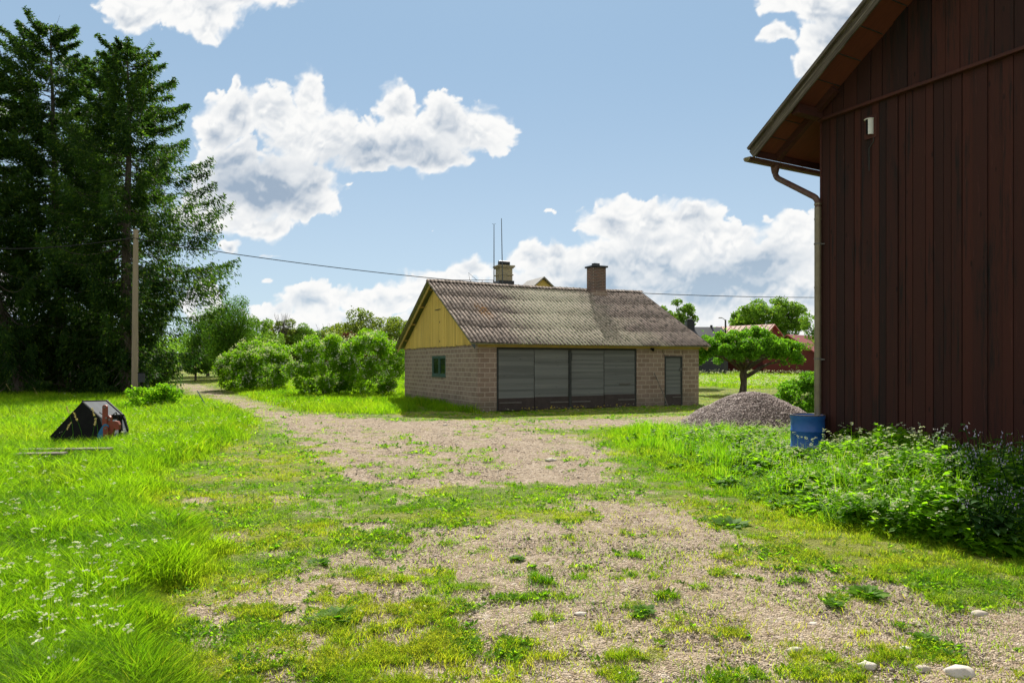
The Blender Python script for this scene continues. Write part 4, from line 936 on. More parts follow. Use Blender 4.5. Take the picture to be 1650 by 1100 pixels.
# ------------------------------------------------------------------ red barn
def barn():
    t = thing('red_barn', 'tall dark red boarded barn with wide grey-edged roof overhang', 'barn', tuple(BC), BA)
    BZ = 6.26; EZ = 6.45; S = 0.725; mid = BW / 2; AO = 0.87; BO = 0.80
    g = random.Random(11)
    def boards(x0, x1, zb, topf, yf, name, wmin=0.115, wmax=0.215, jag=0.0):
        b = MB(); va = []; x = x0
        while x < x1 - 0.02:
            w = min(g.uniform(wmin, wmax), x1 - x); e = g.choice([0.0, 0.012, 0.02, 0.005]); gap = g.choice([0.005, 0.009, 0.015]); xa, xb = x + gap / 2, x + w - gap / 2
            z0 = zb + g.uniform(-jag, jag); n0 = len(b.v)
            if xa < mid < xb and topf(mid) != topf(0): prof = [(xa, z0), (xb, z0), (xb, topf(xb)), (mid, topf(mid)), (xa, topf(xa))]
            else: prof = [(xa, z0), (xb, z0), (xb, topf(xb)), (xa, topf(xa))]
            b.prism(prof, yf - e, yf + 0.03, 'y'); va += [g.random()] * (len(b.v) - n0); x += w
        o = b.build(name, M['barn'], t); a = o.data.attributes.new('var', 'FLOAT', 'POINT'); a.data.foreach_set('value', va); return o
    boards(0.0, BW, 0.12, lambda q: BZ, -0.03, 'gable_wall_boards', jag=0.015)
    boards(0.0, BW, BZ + 0.03, lambda q: EZ + S * min(q, BW - q) - 0.01, -0.075, 'upper_gable_boards', 0.18, 0.28, 0.01)
    b = MB(); b.box(-0.03, BW + 0.03, -0.13, -0.04, BZ - 0.03, BZ + 0.025); b.build('belt_rail', M['barn_trim'], t, bevel=0.006)
    b = MB(); b.box(0.0, 0.1, 0.002, BL, 0.12, EZ); b.box(BW - 0.1, BW, 0.002, BL, 0.12, EZ); b.box(0.1, BW - 0.1, BL - 0.1, BL, 0.12, EZ); b.build('side_wall', M['barn_trim'], t)
    b = MB(); b.box(0.02, BW - 0.02, 0.003, 0.06, 0.12, EZ - 0.02); b.build('wall_backing', M['dark_frame'], t)
    b = MB(); b.box(-0.035, 0.0, -0.05, 0.12, 0.1, BZ - 0.03); b.build('corner_board', M['barn_trim'], t)
    b = MB(); b.box(0.03, BW - 0.03, 0.0, BL, -0.1, 0.118); b.build('stone_footing', M['block_x'], t)
    # roof: boarding seen from below, sheet on top
    def rp(a, y, dz, side=0):
        x = -a if side == 0 else BW + a
        return (x, y, EZ - a * S + dz)
    for side in (0, 1):
        for nm, m, d0, d1, ex in (('roof_boarding', M['soffit'], 0.0, 0.035, 0.0), ('roof_covering', M['black_sheet'], 0.037, 0.09, 0.03)):
            b = MB(); a0 = -mid; a1 = AO + ex; y0 = -BO - ex; y1 = BL + 0.6
            b.add([rp(a0,y0,d0,side), rp(a1,y0,d0,side), rp(a1,y1,d0,side), rp(a0,y1,d0,side), rp(a0,y0,d1,side), rp(a1,y0,d1,side), rp(a1,y1,d1,side), rp(a0,y1,d1,side)],
                  [(0,1,2,3),(7,6,5,4),(0,4,5,1),(1,5,6,2),(2,6,7,3),(3,7,4,0)]); b.build(nm, m, t)
        for a in (0.28, 0.58, -0.4, -0.8, -1.2, -1.6, -2.0, -2.4) if side == 0 else (): b = MB(); b.beam(rp(a, -BO + 0.05, -0.003, side), rp(a, -0.10, -0.003, side), 0.012, 0.012); b.build('soffit_seam', M['dark_frame'], t)
        # barge board, weathered grey, in two layers
        b = MB(); b.beam(rp(AO + 0.02, -BO - 0.055, -0.05, side), rp(-mid, -BO - 0.055, -0.05, side), 0.035, 0.17, up=(0, 0, 1)); bo = b.build('barge_board', M['barge'], t)
        b = MB(); b.beam(rp(AO + 0.06, -BO - 0.085, 0.085, side), rp(-mid, -BO - 0.085, 0.085, side), 0.10, 0.055); b.build('barge_capping', M['barge'], bo)
        # purlin / wall plate stubs carrying the overhang
        for a, w in ((0.0, 0.15), (-2.3, 0.14)):
            b = MB(); b.box(*((sorted((rp(a,0,0,side)[0] - w/2, rp(a,0,0,side)[0] + w/2)))), -BO + 0.03, -0.12, EZ - a*S - 0.19, EZ - a*S - 0.03 - 0.0); b.build('purlin_end', M['barn_trim'], t)
        # rafter under the overhang, running down to the eave
        b = MB(); b.beam(rp(AO - 0.03, -0.22, -0.075, side), rp(-0.4, -0.22, -0.075, side), 0.11, 0.13); b.build('rafter', M['barn_trim'], t)
        b = MB(); b.beam(rp(AO - 0.02, -BO + 0.02, -0.06, side), rp(AO - 0.02, BL, -0.06, side), 0.03, 0.12); b.build('eave_board', M['barn_trim'], t)
    # gutter: half-round trough open at the top, with brackets
    gx = -1.0; gz = 5.73; rr = 0.085; n = 10; y0 = -BO - 0.07; y1 = BL + 0.4; V = []; Fc = []
    for r in (rr, rr - 0.006):
        for y in (y0, y1):
            for k in range(n + 1):
                a = math.pi + math.pi * k / n; V.append((gx + r * math.cos(a), y, gz + r * math.sin(a)))
    m = n + 1
    for k in range(n):
        Fc.append((k, k+1, m+k+1, m+k)); Fc.append((2*m+k, 3*m+k, 3*m+k+1, 2*m+k+1)); Fc.append((k, 2*m+k, 2*m+k+1, k+1))
    Fc += [(0, m, 3*m, 2*m), (n, 2*m+n, 3*m+n, m+n)]
    gt = thing('rain_gutter', 'brown-red half-round gutter under the barn eave', 'gutter', tuple(BC), BA)
    gut = MB().add(V, Fc).build('trough', M['gutter'], gt, smooth=True)
    e = MB(); e.add([(gx + rr*math.cos(math.pi+math.pi*k/n), y0 + 0.001, gz + rr*math.sin(math.pi+math.pi*k/n)) for k in range(m)] + [(gx, y0 - 0.05, gz - 0.01)], [(k, k+1, m) for k in range(n)]); e.build('end_cap', M['zinc'], gt)
    for y in (-0.62, 0.05, 0.7):
        k = MB(); k.tube([(gx - 0.01, y, gz + 0.0), (gx + 0.02, y, gz + 0.05), (gx + 0.10, y, gz + 0.10)], 0.006, 5); k.build('bracket', M['iron'], gt)
    # downpipe
    pl = Vector((5.60, 12.5)); 
    lp = Vector((pl.x - BC.x, pl.y - BC.y, 0)); lx = lp.dot(bu); ly = lp.dot(bd)
    def rnd(pts, r=0.08, n=5):
        out = [Vector(pts[0])]
        for i in range(1, len(pts) - 1):
            p0, p1, p2 = map(Vector, pts[i-1:i+2]); a = p1 + (p0 - p1).normalized() * r; c = p1 + (p2 - p1).normalized() * r
            for k in range(n + 1): s = k / n; out.append((1-s)**2 * a + 2*s*(1-s) * p1 + s*s * c)
        return out + [Vector(pts[-1])]
    dp = thing('downpipe', 'oxidised steel downpipe bending from the gutter down into the blue drum', 'downpipe', tuple(BC), BA)
    b = MB(); b.tube(rnd([(gx, ly, gz - 0.05), (gx, ly, gz - 0.27), (lx, ly, gz - 0.27 - 0.62), (lx, ly, gz - 1.3)], 0.11), 0.055, 14); b.build('swan_neck', M['gutter'], dp, smooth=True)
    b = MB(); b.tube([(lx, ly, gz - 1.05), (lx, ly, 0.80)], 0.060, 16); b.build('pipe', M['zinc'], dp, smooth=True)
    b = MB(); b.tube([(gx, ly, gz - 0.04), (gx, ly, gz - 0.14), (gx, ly, gz - 0.2)], [0.09, 0.075, 0.06], 14); b.build('outlet_funnel', M['gutter'], dp, smooth=True)
    for z in (4.72, 4.45, 3.2, 2.1, 1.15):
        b = MB(); b.tube([(lx, ly, z), (lx, ly, z + 0.03)], 0.065, 16); b.build('pipe_joint', M['zinc'], dp, smooth=True)
    for z in (4.0, 1.9):
        b = MB(); b.tube([(lx, ly, z), (lx, ly, z + 0.025)], 0.069, 16); b.beam((lx + 0.05, ly, z), (lx + 0.12, ly + 0.03, z), 0.02, 0.02); b.build('pipe_bracket', M['iron'], dp)
    # old wall lamp holder / insulator with white drips
    t3 = thing('insulator', 'white-streaked insulator shell on the barn wall under the belt rail', 'insulator', tuple(BC + bu * 0.93 + Vector((0, 0, 5.86))), BA)
    V = []; Fc = []; nn = 10; r = 0.075
    for rad in (r, r - 0.012):
        for z in (0.13, -0.14):
            for k in range(nn + 1):
                a = math.pi + math.pi * k / nn; V.append((rad * math.cos(a), -0.055 + rad * math.sin(a), z))
    m = nn + 1
    for k in range(6, nn):
        Fc += [(k, k+1, m+k+1, m+k), (2*m+k, 3*m+k, 3*m+k+1, 2*m+k+1), (k, 2*m+k, 2*m+k+1, k+1), (m+k, m+k+1, 3*m+k+1, 3*m+k)]
    MB().add(V, Fc).build('shell', M['white'], t3)
    b = MB(); b.box(-0.09, 0.13, -0.054, -0.046, -0.2, 0.19); b.build('back_plate', M['barn_trim'], t3)
    b = MB(); b.tube([(0, -0.085, -0.12), (0, -0.085, 0.12)], 0.035, 10); b.build('core', M['blackmetal'], t3)
    b = MB(); b.tube([(r * math.cos(math.pi + math.pi * k / 10), -0.055 + r * math.sin(math.pi + math.pi * k / 10), 0.125) for k in range(11)], 0.010, 5); b.build('top_rim', M['white'], t3)
    b = MB(); b.tube([(0.08,-0.06,-0.2),(0.08,-0.06,-0.27),(0.0,-0.06,-0.36),(0.0,-0.06,-0.75)], 0.008, 6); b.build('cable', M['dark_frame'], t3)
barn()

def barrel():
    t = thing('blue_drum', 'open blue plastic drum catching water under the downpipe', 'drum', (5.36, 12.38, zg(5.36, 12.38)), 0.3)
    b = MB(); b.lathe([(0.0,0.01),(0.27,0.0),(0.285,0.03),(0.285,0.27),(0.295,0.285),(0.295,0.305),(0.285,0.32),(0.285,0.57),(0.295,0.585),(0.295,0.605),(0.285,0.62),(0.287,0.80),(0.298,0.83),(0.300,0.88),(0.292,0.885),(0.276,0.882),(0.270,0.80),(0.270,0.1),(0,0.1)], 40)
    b.build('shell', M['barrel'], t, smooth=True)
    b = MB(); b.lathe([(0.272,0.70),(0.0,0.705)], 32); b.build('water', M['barrel_in'], t)
    b = MB(); b.lathe([(0.299,0.875),(0.303,0.88),(0.300,0.892),(0.288,0.894),(0.278,0.888)], 40); b.build('rim', M['barrel_in'], t, smooth=True)
barrel()

# ------------------------------------------------------------------ gravel heap
def heap():
    cx, cy = at(1212, 18.6), 18.6; g = np.random.default_rng(21); R0 = 2.08; Hh = 1.10
    def hz(x, y):
        a = np.arctan2(y, x); r = np.hypot(x, y) / (R0 * (1 + 0.08 * np.sin(a * 2 + 1) + 0.05 * np.sin(a * 5)))
        h = np.where(r < 1, (1 - r**1.45), 0); h = Hh * (np.sqrt(h * h + 0.004) - 0.03)
        return np.maximum(h, -0.03) + (fbm(x * 2.2 + 9, y * 2.2 + 9, 5, 3) - 0.5) * 0.10 * (r < 1)
    n = 150; s = np.linspace(-2.2, 2.2, n); X, Y = np.meshgrid(s, s); X = X * 1.0
    x, y = X.ravel(), Y.ravel(); z = hz(x, y) - 0.01; i = np.arange(n*n).reshape(n, n)
    f = np.stack([i[:-1,:-1], i[:-1,1:], i[1:,1:], i[1:,:-1]], -1).reshape(-1, 4); keep = (np.hypot(x, y)[f].max(1) < 2.15); f = f[keep]
    k = 30000; a = g.uniform(0, 2*np.pi, k); r = np.sqrt(g.uniform(0, 1, k)) * 2.15; sx, sy = np.cos(a)*r, np.sin(a)*r
    ok = (r < R0) | (g.uniform(0, 1, k) < 0.35); sx, sy = sx[ok], sy[ok]; m = len(sx)
    V, sf, va = stones(np.stack([sx, sy, hz(sx, sy) + 0.0], 1), 0.010 + 0.017 * g.uniform(0, 1, m)**1.5, g, (OV, OF), 0.8)
    A = np.stack([x, y, z], 1)
    o = npmesh('gravel_heap', np.concatenate([A, V]), [f, sf + len(A)], M['pile'], attrs={'var': np.concatenate([np.full(len(A), 0.2), va])}, loc=(cx, cy, 0.0))
    tag(o, 'heap of grey-brown crushed stone between the apple tree and the blue drum', 'gravel heap')
heap()

# ------------------------------------------------------------------ black shovel implement on the left
def implement():
    Y0 = 14.0; X0 = at(150, Y0)
    t = thing('tipped_loader_shovel', 'black steel loader shovel tipped up with red linkage and blue plate, standing in tall grass', 'loader shovel', (X0, Y0, 0), 0)
    def P(px, py, dy=0): Yd = Y0 + dy; return (at(px, Yd) - X0, dy, zt(py, Yd))
    # black side plate facing the camera
    A = [P(132, 645), P(180, 693 - 3), P(178, 740), P(110, 745), P(78, 704)]
    th = 0.03
    A = [P(133, 646), P(162, 672), P(171, 700), P(168, 748), P(120, 748), P(80, 703)]
    b = MB(); n = len(A); b.add(A + [(p[0], p[1] + th, p[2]) for p in A], [tuple(range(n)), tuple(range(2*n-1, n-1, -1))] + [(i, n+i, n+(i+1)%n, (i+1)%n) for i in range(n)])
    b.build('side_plate', M['blackmetal'], t)
    # sloping grey back plate going away to the right
    W_ = 1.25; off = Vector((-0.26, W_, -0.06))
    def q(p): return tuple(Vector(p) + off)
    B0, B1, B2, B3 = A[0], A[1], A[2], A[3]
    def plate(a, b_, nm, m, th=0.02):
        a2, b2 = q(a), q(b_); nrm = (Vector(b_) - Vector(a)).cross(Vector(a2) - Vector(a)).normalized() * th
        vs = [a, b_, b2, a2]; vs += [tuple(Vector(v) - nrm) for v in vs]
        MB().add(vs, [(0,1,2,3),(7,6,5,4),(0,4,5,1),(1,5,6,2),(2,6,7,3),(3,7,4,0)]).build(nm, m, t)
    plate(B0, B1, 'back_plate', M['palemetal']); plate(B1, B2, 'back_plate', M['palemetal']); plate(B2, B3, 'floor_plate', M['palemetal'])
    A2 = [q(p) for p in A]; b = MB(); b.add(A2 + [(p[0], p[1] + th, p[2]) for p in A2], [tuple(range(n)), tuple(range(2*n-1, n-1, -1))] + [(i, n+i, n+(i+1)%n, (i+1)%n) for i in range(n)])
    b.build('side_plate', M['blackmetal'], t)
    b = MB(); b.beam(A[0], A2[0], 0.03, 0.03); b.beam(Vector(A2[0]), Vector(A2[1]), 0.05, 0.05); b.beam(Vector(A2[1]), Vector(A2[2]), 0.05, 0.06); b.build('edge_bar', M['blackmetal'], t)
    # black tool frame with hoses
    yb = -0.02
    b = MB(); b.beam(P(177, 672, 0.3), P(199, 671, 0.6), 0.05, 0.10); b.beam(P(193, 670, 0.5), P(196, 720, 0.5), 0.06, 0.06); b.beam(P(198, 671, 0.5), P(201, 676, 0.5), 0.05, 0.05); b.build('tool_frame', M['blackmetal'], t)
    b = MB(); b.tube([P(180,682,0.1), P(182,668,0.0), P(187,664,0.0), P(190,672,0.1), P(189,684,0.2)], 0.012, 6); b.tube([P(160,664,-0.05), P(166,668,-0.05), P(172,670,0)], 0.01, 6); b.build('hydraulic_hose', M['wire'], t)
    # red linkage
    def slab(pts, y0, y1, nm, m, bev=0.01):
        pr = [(P(*p, y0)[0], P(*p, y0)[2]) for p in pts]; return MB().prism(pr, y0, y1, 'y').build(nm, m, t, bevel=bev)
    def capsule(px, p0, p1, w): return [(px-w, p1)] + [(px + w*math.cos(math.pi*(1 + k/6)), p0 + w*math.sin(math.pi*(1+k/6)) + w) for k in range(7)][::1] + [(px+w, p1)]
    slab(capsule(168.3, 652, 694, 3.6), -0.12, -0.07, 'lift_arm', M['redmetal'], 0)
    slab([(170,745),(170,690),(172,672),(175,669),(178,672),(178,680),(184,678),(190,679),(192,684),(191,692),(186,693),(184,689),(181,698),(178,712),(178,745)], -0.10, -0.03, 'linkage_plate', M['redmetal'], 0)
    slab([(166,725),(166,700)] + [(170 + 4*math.cos(math.pi*(1+k/6)), 690 + 4*math.sin(math.pi*(1+k/6))) for k in range(7)] + [(175,725)], -0.15, -0.13, 'lug_plate', M['redmetal'], 0)
    slab([(157,745),(157,700),(162,690)] + [(170 + 5.5*math.cos(math.pi*(1.1+k/7)), 688 + 5.5*math.sin(math.pi*(1.1+k/7))) for k in range(7)] + [(172,692),(167,700),(166,745)], -0.125, -0.122, 'blue_plate', M['bluemetal'], 0)
    b = MB()
    for px, py, y in ((168.3, 656, -0.13), (170, 690, -0.165), (176, 676, -0.12), (171, 673, -0.13)): b = MB(); b.tube([P(px, py, y), P(px, py, y + 0.05)], 0.022, 8); b.build('pivot_pin', M['iron'], t)
    pass
implement()
def plank(px0, py0, px1, py1, lb, w=0.2):
    a = gp(px0, py0 + 18); c = gp(px1, py1 + 18); d = Vector((c[0]-a[0], c[1]-a[1], 0)); L = d.length
    b = MB(); b.box(0, L, 0, w, 0, 0.035); o = b.build('plank', M['greywood'], None, bevel=0.004, loc=(a[0], a[1], 0.31)); o.rotation_euler = (0, 0, math.atan2(d.y, d.x)); tag(o, lb, 'plank', 'grey planks in the grass')
plank(20, 747, 100, 745, 'bleached plank lying in the grass at far left, the front one'); plank(30, 738, 175, 736, 'longer bleached plank in the grass reaching under the black shovel')

# ------------------------------------------------------------------ pole, wire, meter box
PX, PY = at(217, 34.0), 34.0
def pole():
    t = thing('wooden_pole', 'pale round wooden utility pole in front of the spruces', 'utility pole', (PX, PY, 0))
    MB().tube([(0,0,-0.2),(0.02,0,4),(0.06,0,zt(370, PY))], [0.155,0.14,0.115], 16).build('shaft', M['pole'], t, smooth=True)
    z = zt(380, PY); MB().tube([(-0.02,-0.16,z),(-0.02,0.02,z)], 0.03, 8).build('wire_clamp', M['iron'], t)
    MB().tube([(-0.10,-0.10,zt(372,PY)),(-0.17,-0.03,4.5),(-0.17,-0.03,3.5)], 0.012, 5).build('earth_wire', M['wire'], t)
pole()
def wire():
    px = np.array([218, 690, 1052, 1313, 1500.]); py = np.array([384, 448, 473.5, 478, 478.]); co = np.polyfit(px, py, 2)
    A = Vector((PX, PY - 0.12, 0)); Bp = Vector((at(1640, 50), 50, 0)); pts = []
    for k in range(61):
        p = A.lerp(Bp, k / 60); x = 825 + F * p.x / p.y; yy = np.polyval(co, x) + (384 - np.polyval(co, 218)) * (1 - k / 60); pts.append((p.x, p.y, zt(yy, p.y)))
    b = MB(); b.tube(pts, 0.022, 6); o = b.build('power_line', M['wire']); tag(o, 'black overhead cable sagging from the pole behind the garage ridge to the barn', 'cable')
    b = MB(); L0 = Vector((PX, PY - 0.12, zt(384, PY))); L1 = Vector((at(-200, 30), 30, zt(384, 30)))
    b.tube([L0.lerp(L1, k/16) - Vector((0,0,0.5*math.sin(math.pi*k/16))) for k in range(17)], 0.02, 6); o = b.build('power_line', M['wire']); tag(o, 'cable running left from the pole across the dark spruces', 'cable')
wire()
def meter():
    Y = 33.2; X = at(228, Y); t = thing('meter_post', 'small dark meter box on a post right of the wooden pole', 'meter box', (X, Y, 0))
    MB().box(-0.03,0.03,-0.03,0.03,0,0.9).build('post', M['blackmetal'], t); MB().box(-0.13,0.13,-0.1,0.1,0.9,1.35).build('cabinet', M['dark_wall'], t, bevel=0.01)
    MB().box(-0.15,0.15,-0.12,0.12,1.352,1.38).build('lid', M['blackmetal'], t)
meter()
def rod():
    a = gp(338, 664); Y = a[1]; b = MB(); b.tube([(a[0], Y, 0.0), (at(318, Y + 0.2), Y + 0.2, zt(630, Y))], 0.02, 6); o = b.build('leaning_rod', M['rod']); tag(o, 'thin green metal rod leaning in tall grass near the drive', 'rod')
rod()

# ------------------------------------------------------------------ trees
def limb_mesh(b, p0, p1, r0, r1, g, sag=0.0, n=6, wig=0.06):
    p0 = Vector(p0); p1 = Vector(p1); L = (p1 - p0).length; pts = []; rs = []
    for k in range(n + 1):
        s = k / n; p = p0.lerp(p1, s) + Vector((g.uniform(-1, 1), g.uniform(-1, 1), g.uniform(-.6, .6))) * wig * L * (0 if k in (0, n) else 1) * 0.5
        p.z += sag * L * math.sin(math.pi * s); pts.append(p); rs.append(r0 + (r1 - r0) * s)
    b.tube(pts, rs, 6, cap=False); return pts
def broad(name, label, X, Y, top, base, rx, ry, m, nleaf, ls, seed, cat='tree', group=None, trunk_r=0.15, nclump=60, hollow=0.55, flat=0.35, droop=0.0, zbase=None, clump=0.22, shape=None, flower=None, weep=0, trunk=True, asp=0.6, limbs=14):
    """tree or shrub: crown of leaf faces gathered in clumps between z=base and z=top"""
    g = random.Random(seed); G = np.random.default_rng(seed); z0 = zg(X, Y) if zbase is None else zbase
    t = thing(name, label, cat, (X, Y, z0), 0, group)
    top -= z0; base -= z0; rz = (top - base) / 2; cz = (top + base) / 2
    cl = []
    while len(cl) < nclump:
        v = G.normal(size=3); v /= np.linalg.norm(v); r = hollow + (1 - hollow) * G.uniform() ** 0.6
        p = v * r
        if shape: p = shape(p, G)
        if p is None: continue
        cl.append(p * np.array([rx, ry, rz]) + np.array([0, 0, cz]))
    cl = np.array(cl); sz = G.uniform(0.6, 1.35, len(cl)) * clump * min((rx + ry) / 2, rz * 1.6)
    idx = G.choice(len(cl), nleaf, p=sz**2 / (sz**2).sum()); d = G.normal(size=(nleaf, 3)); d /= np.linalg.norm(d, axis=1, keepdims=True); d *= (G.uniform(0.35, 1.0, nleaf)**0.5)[:, None]
    d[:, 2] *= 0.75
    c = cl[idx] + d * sz[idx][:, None]
    if weep: c[:, 2] -= G.uniform(0, 1, nleaf)**1.5 * weep; c[:, 2] = np.maximum(c[:, 2], 0.15)
    c += G.normal(0, 0.04 * rx, (nleaf, 3)) * (G.uniform(0, 1, nleaf) < 0.15)[:, None]
    c[:, 2] = np.maximum(c[:, 2], 0.03)
    cv = G.uniform(0, 1, len(cl)); var = np.clip(cv[idx] * 0.5 + G.uniform(0, 0.6, nleaf), 0, 1)
    V, fs, va, ye = rleaf(c, ls, asp, flat, G, var, np.where(G.uniform(0, 1, nleaf) < 0.05, 0.5, 0), droop)
    npmesh('crown', V, fs, m, t, attrs={'var': va, 'yel': ye})
    if flower:
        nf, fsz, fm = flower; ii = G.choice(len(cl), nf); d = G.normal(size=(nf, 3)); d[:, 1] -= 0.3; d[:, 2] += 0.4; d /= np.linalg.norm(d, axis=1, keepdims=True)
        fc = cl[ii] + d * (sz[ii] * 1.02)[:, None]; fc[:, 2] = np.maximum(fc[:, 2], 0.3); fc = np.repeat(fc, 9, 0) + G.normal(0, fsz, (nf * 9, 3)) * np.array([0.6, 0.6, 1])
        V, fs, va, ye = rleaf(fc, fsz * 0.9, 0.9, 0.2, G); npmesh('blossom', V, fs, fm, t, attrs={'var': va, 'yel': ye * 0})
    if trunk:
        b = MB(); hb = max(base + rz * 0.5, 0.3)
        b.tube([(0,0,-0.1),(0,0,0.1),(g.uniform(-.05,.05)*rx, 0, hb*0.6),(g.uniform(-.05,.05)*rx,0,hb)], [trunk_r*1.5, trunk_r*1.1, trunk_r*0.9, trunk_r*0.75], 10, cap=False)
        for k in range(limbs): q = cl[g.randrange(len(cl))]; limb_mesh(b, (0, 0, hb * g.uniform(0.55, 1.0)), q, trunk_r * 0.45, trunk_r * 0.08, g, 0.05)
        b.build('trunk', M['bark'], t, smooth=True)
    return t
def spruce(label, X, Y, top, seed, Rm=5.2, lean=0.0, prof=None, nb=150, dens=560, right=1.0, zlow=0.9, ls=0.23, tr=0.32):
    g = random.Random(seed); G = np.random.default_rng(seed); z0 = zg(X, Y)
    t = thing('spruce_tree', label, 'spruce', (X, Y, z0), 0, 'old spruces on the left'); Hh = top - z0
    b = MB(); tp = []
    for k in range(13): s = k / 12; tp.append(Vector((lean * (1 - (1-s)**2) + 0.10 * math.sin(s * 7 + seed), 0.08 * math.sin(s * 9), Hh * s - (0.3 if k == 0 else 0))))
    b.tube(tp, [tr * (1.15 - s * 1.08 / 12) for s in range(13)], 10, cap=False)
    CC = []; DD = []; 
    for k in range(nb):
        s = (k + g.random()) / nb; s = s ** 0.85; z = zlow + (Hh - zlow) * s; fi = s * 12; i = min(int(fi), 11); o = tp[i].lerp(tp[i+1], fi - i)
        a = k * 2.399 + g.uniform(-.4, .4); r = prof(s) if prof else min(1, (1 - s) * 1.9 + 0.04) * (0.75 + 0.25 * math.sin(s * 3))
        L = Rm * r * g.choice([0.45, 0.7, 0.85, 0.95, 1.08]) * g.uniform(0.9, 1.12) * (right if math.cos(a) > 0.2 else 1.0)
        L = min(max(L, 0.3), Rm * 1.06)
        dirn = Vector((math.cos(a), math.sin(a), 0)); up = 0.42 * s - 0.16 + g.uniform(-0.14, 0.12); pts = []
        for j in range(7): q = j / 6; pts.append(Vector((o.x, o.y, z)) + dirn * L * q + Vector((0, 0, L * (up * q - 0.30 * math.sin(q * 2.2) * (1 - s*0.8) + 0.16 * q ** 3))))
        b.tube(pts, [0.055 * (1 - q/6.6) * (0.4 + 0.6*(1-s)) for q in range(7)], 4, cap=False)
        n = int(dens * (0.25 + L / Rm)); q = G.uniform(0.18, 1, n)**0.8; fi = q * 6; ii = np.minimum(fi.astype(int), 5); P = np.array([tuple(p) for p in pts]); c = P[ii] + (P[ii+1] - P[ii]) * (fi - ii)[:, None]
        side = np.array([-dirn.y, dirn.x, 0]); spread = L * 0.36 * (1 - q * 0.75)
        # twigs: groups share a lateral offset so sprays read as separate fingers
        tw = G.integers(0, 9, n); off = (G.uniform(-1, 1, 9))[tw]; c += side * (off * spread)[:, None] * G.uniform(0.3, 1, n)[:, None]
        hang = G.uniform(0, 1, n)**1.6 * (1.0 * (1 - s) + 0.35) * (0.35 + L / Rm); gap = (vn(c[:, 0] * 1.3 + seed, c[:, 1] * 1.3 + z, 3) > 0.26)
        c[:, 2] -= hang * G.uniform(0.3, 1.3, 9)[tw]; c += G.normal(0, 0.05, (n, 3))
        d = np.array(dirn)[None] * 0.7 + side[None] * off[:, None] * 0.8 + np.array([0, 0, -0.8 * (1 - s) - 0.2]) + G.normal(0, 0.45, (n, 3))
        c = c[gap]; d = d[gap]; CC.append(c); DD.append(d)
    for k in range(70):   # dead twigs
        z = g.uniform(1.0, Hh * 0.6); a = g.uniform(0, 6.28); L = g.uniform(0.8, 2.6); fi = z / Hh * 12; i = min(int(fi), 11); o = tp[i].lerp(tp[i+1], fi - i)
        b.tube([(o.x, o.y, z), (o.x + math.cos(a)*L*0.5, o.y + math.sin(a)*L*0.5, z - 0.1*L), (o.x + math.cos(a)*L, o.y + math.sin(a)*L, z - 0.35*L)], [0.025, 0.016, 0.006], 3, cap=False)
    b.build('trunk', M['bark'], t, smooth=True)
    c = np.concatenate(CC); d = np.concatenate(DD); d /= np.linalg.norm(d, axis=1, keepdims=True); n = len(c)
    e = np.cross(d, rdir(n, G)); e /= np.linalg.norm(e, axis=1, keepdims=True) + 1e-9; s = ls * G.uniform(0.5, 1.3, n)[:, None]
    var = np.clip(fbm(c[:, 0] * 0.8 + seed, c[:, 2] * 0.8, 9, 3) * 1.3 - 0.3 + G.uniform(-.25, .25, n), 0, 1); c[:, 2] = np.maximum(c[:, 2], 0.1)
    V, fs, va, ye = diamonds(c, d * s * 0.5, e * s * 0.155, var, (G.uniform(0, 1, n) < 0.12) * 0.6); npmesh('crown', V, fs, M['spruce'], t, attrs={'var': va, 'yel': ye}); print('spruce', n)
def pr_right(s): return float(np.interp(s, [0, 0.12, 0.25, 0.38, 0.5, 0.62, 0.75, 0.88, 0.96, 1], [0.42, 0.55, 0.78, 1.0, 0.92, 0.80, 0.62, 0.44, 0.28, 0.12]))
def pr_left(s): return float(np.interp(s, [0, 0.2, 0.4, 0.6, 0.8, 0.92, 1], [0.8, 0.9, 0.95, 0.88, 0.74, 0.55, 0.2]))
spruce('spruce with ragged branches reaching over the drive, trunk left of the wooden pole', at(205, 39), 39, zt(72, 39), 3, 5.7, prof=pr_right, right=1.06, nb=225, dens=780)
spruce('tallest dark spruce with dense top, second trunk from the left edge', at(108, 40), 40, zt(44, 40), 4, 5.4, lean=-0.9, prof=pr_left, nb=230, dens=780)
spruce('leaning spruce at the left edge of the photo with bare slanting lower trunk', at(38, 37), 37, zt(85, 37), 5, 4.6, lean=-3.2, prof=pr_left, nb=160, dens=650, tr=0.26)
spruce('spruce behind the two tallest trees, showing between their trunks', at(160, 47), 47, zt(110, 47), 6, 5.0, prof=pr_left, nb=90, dens=380)
spruce('spruce standing beyond the left edge behind the leaning trunk', at(-60, 44), 44, zt(60, 44), 8, 5.5, prof=pr_left, nb=100, dens=380)
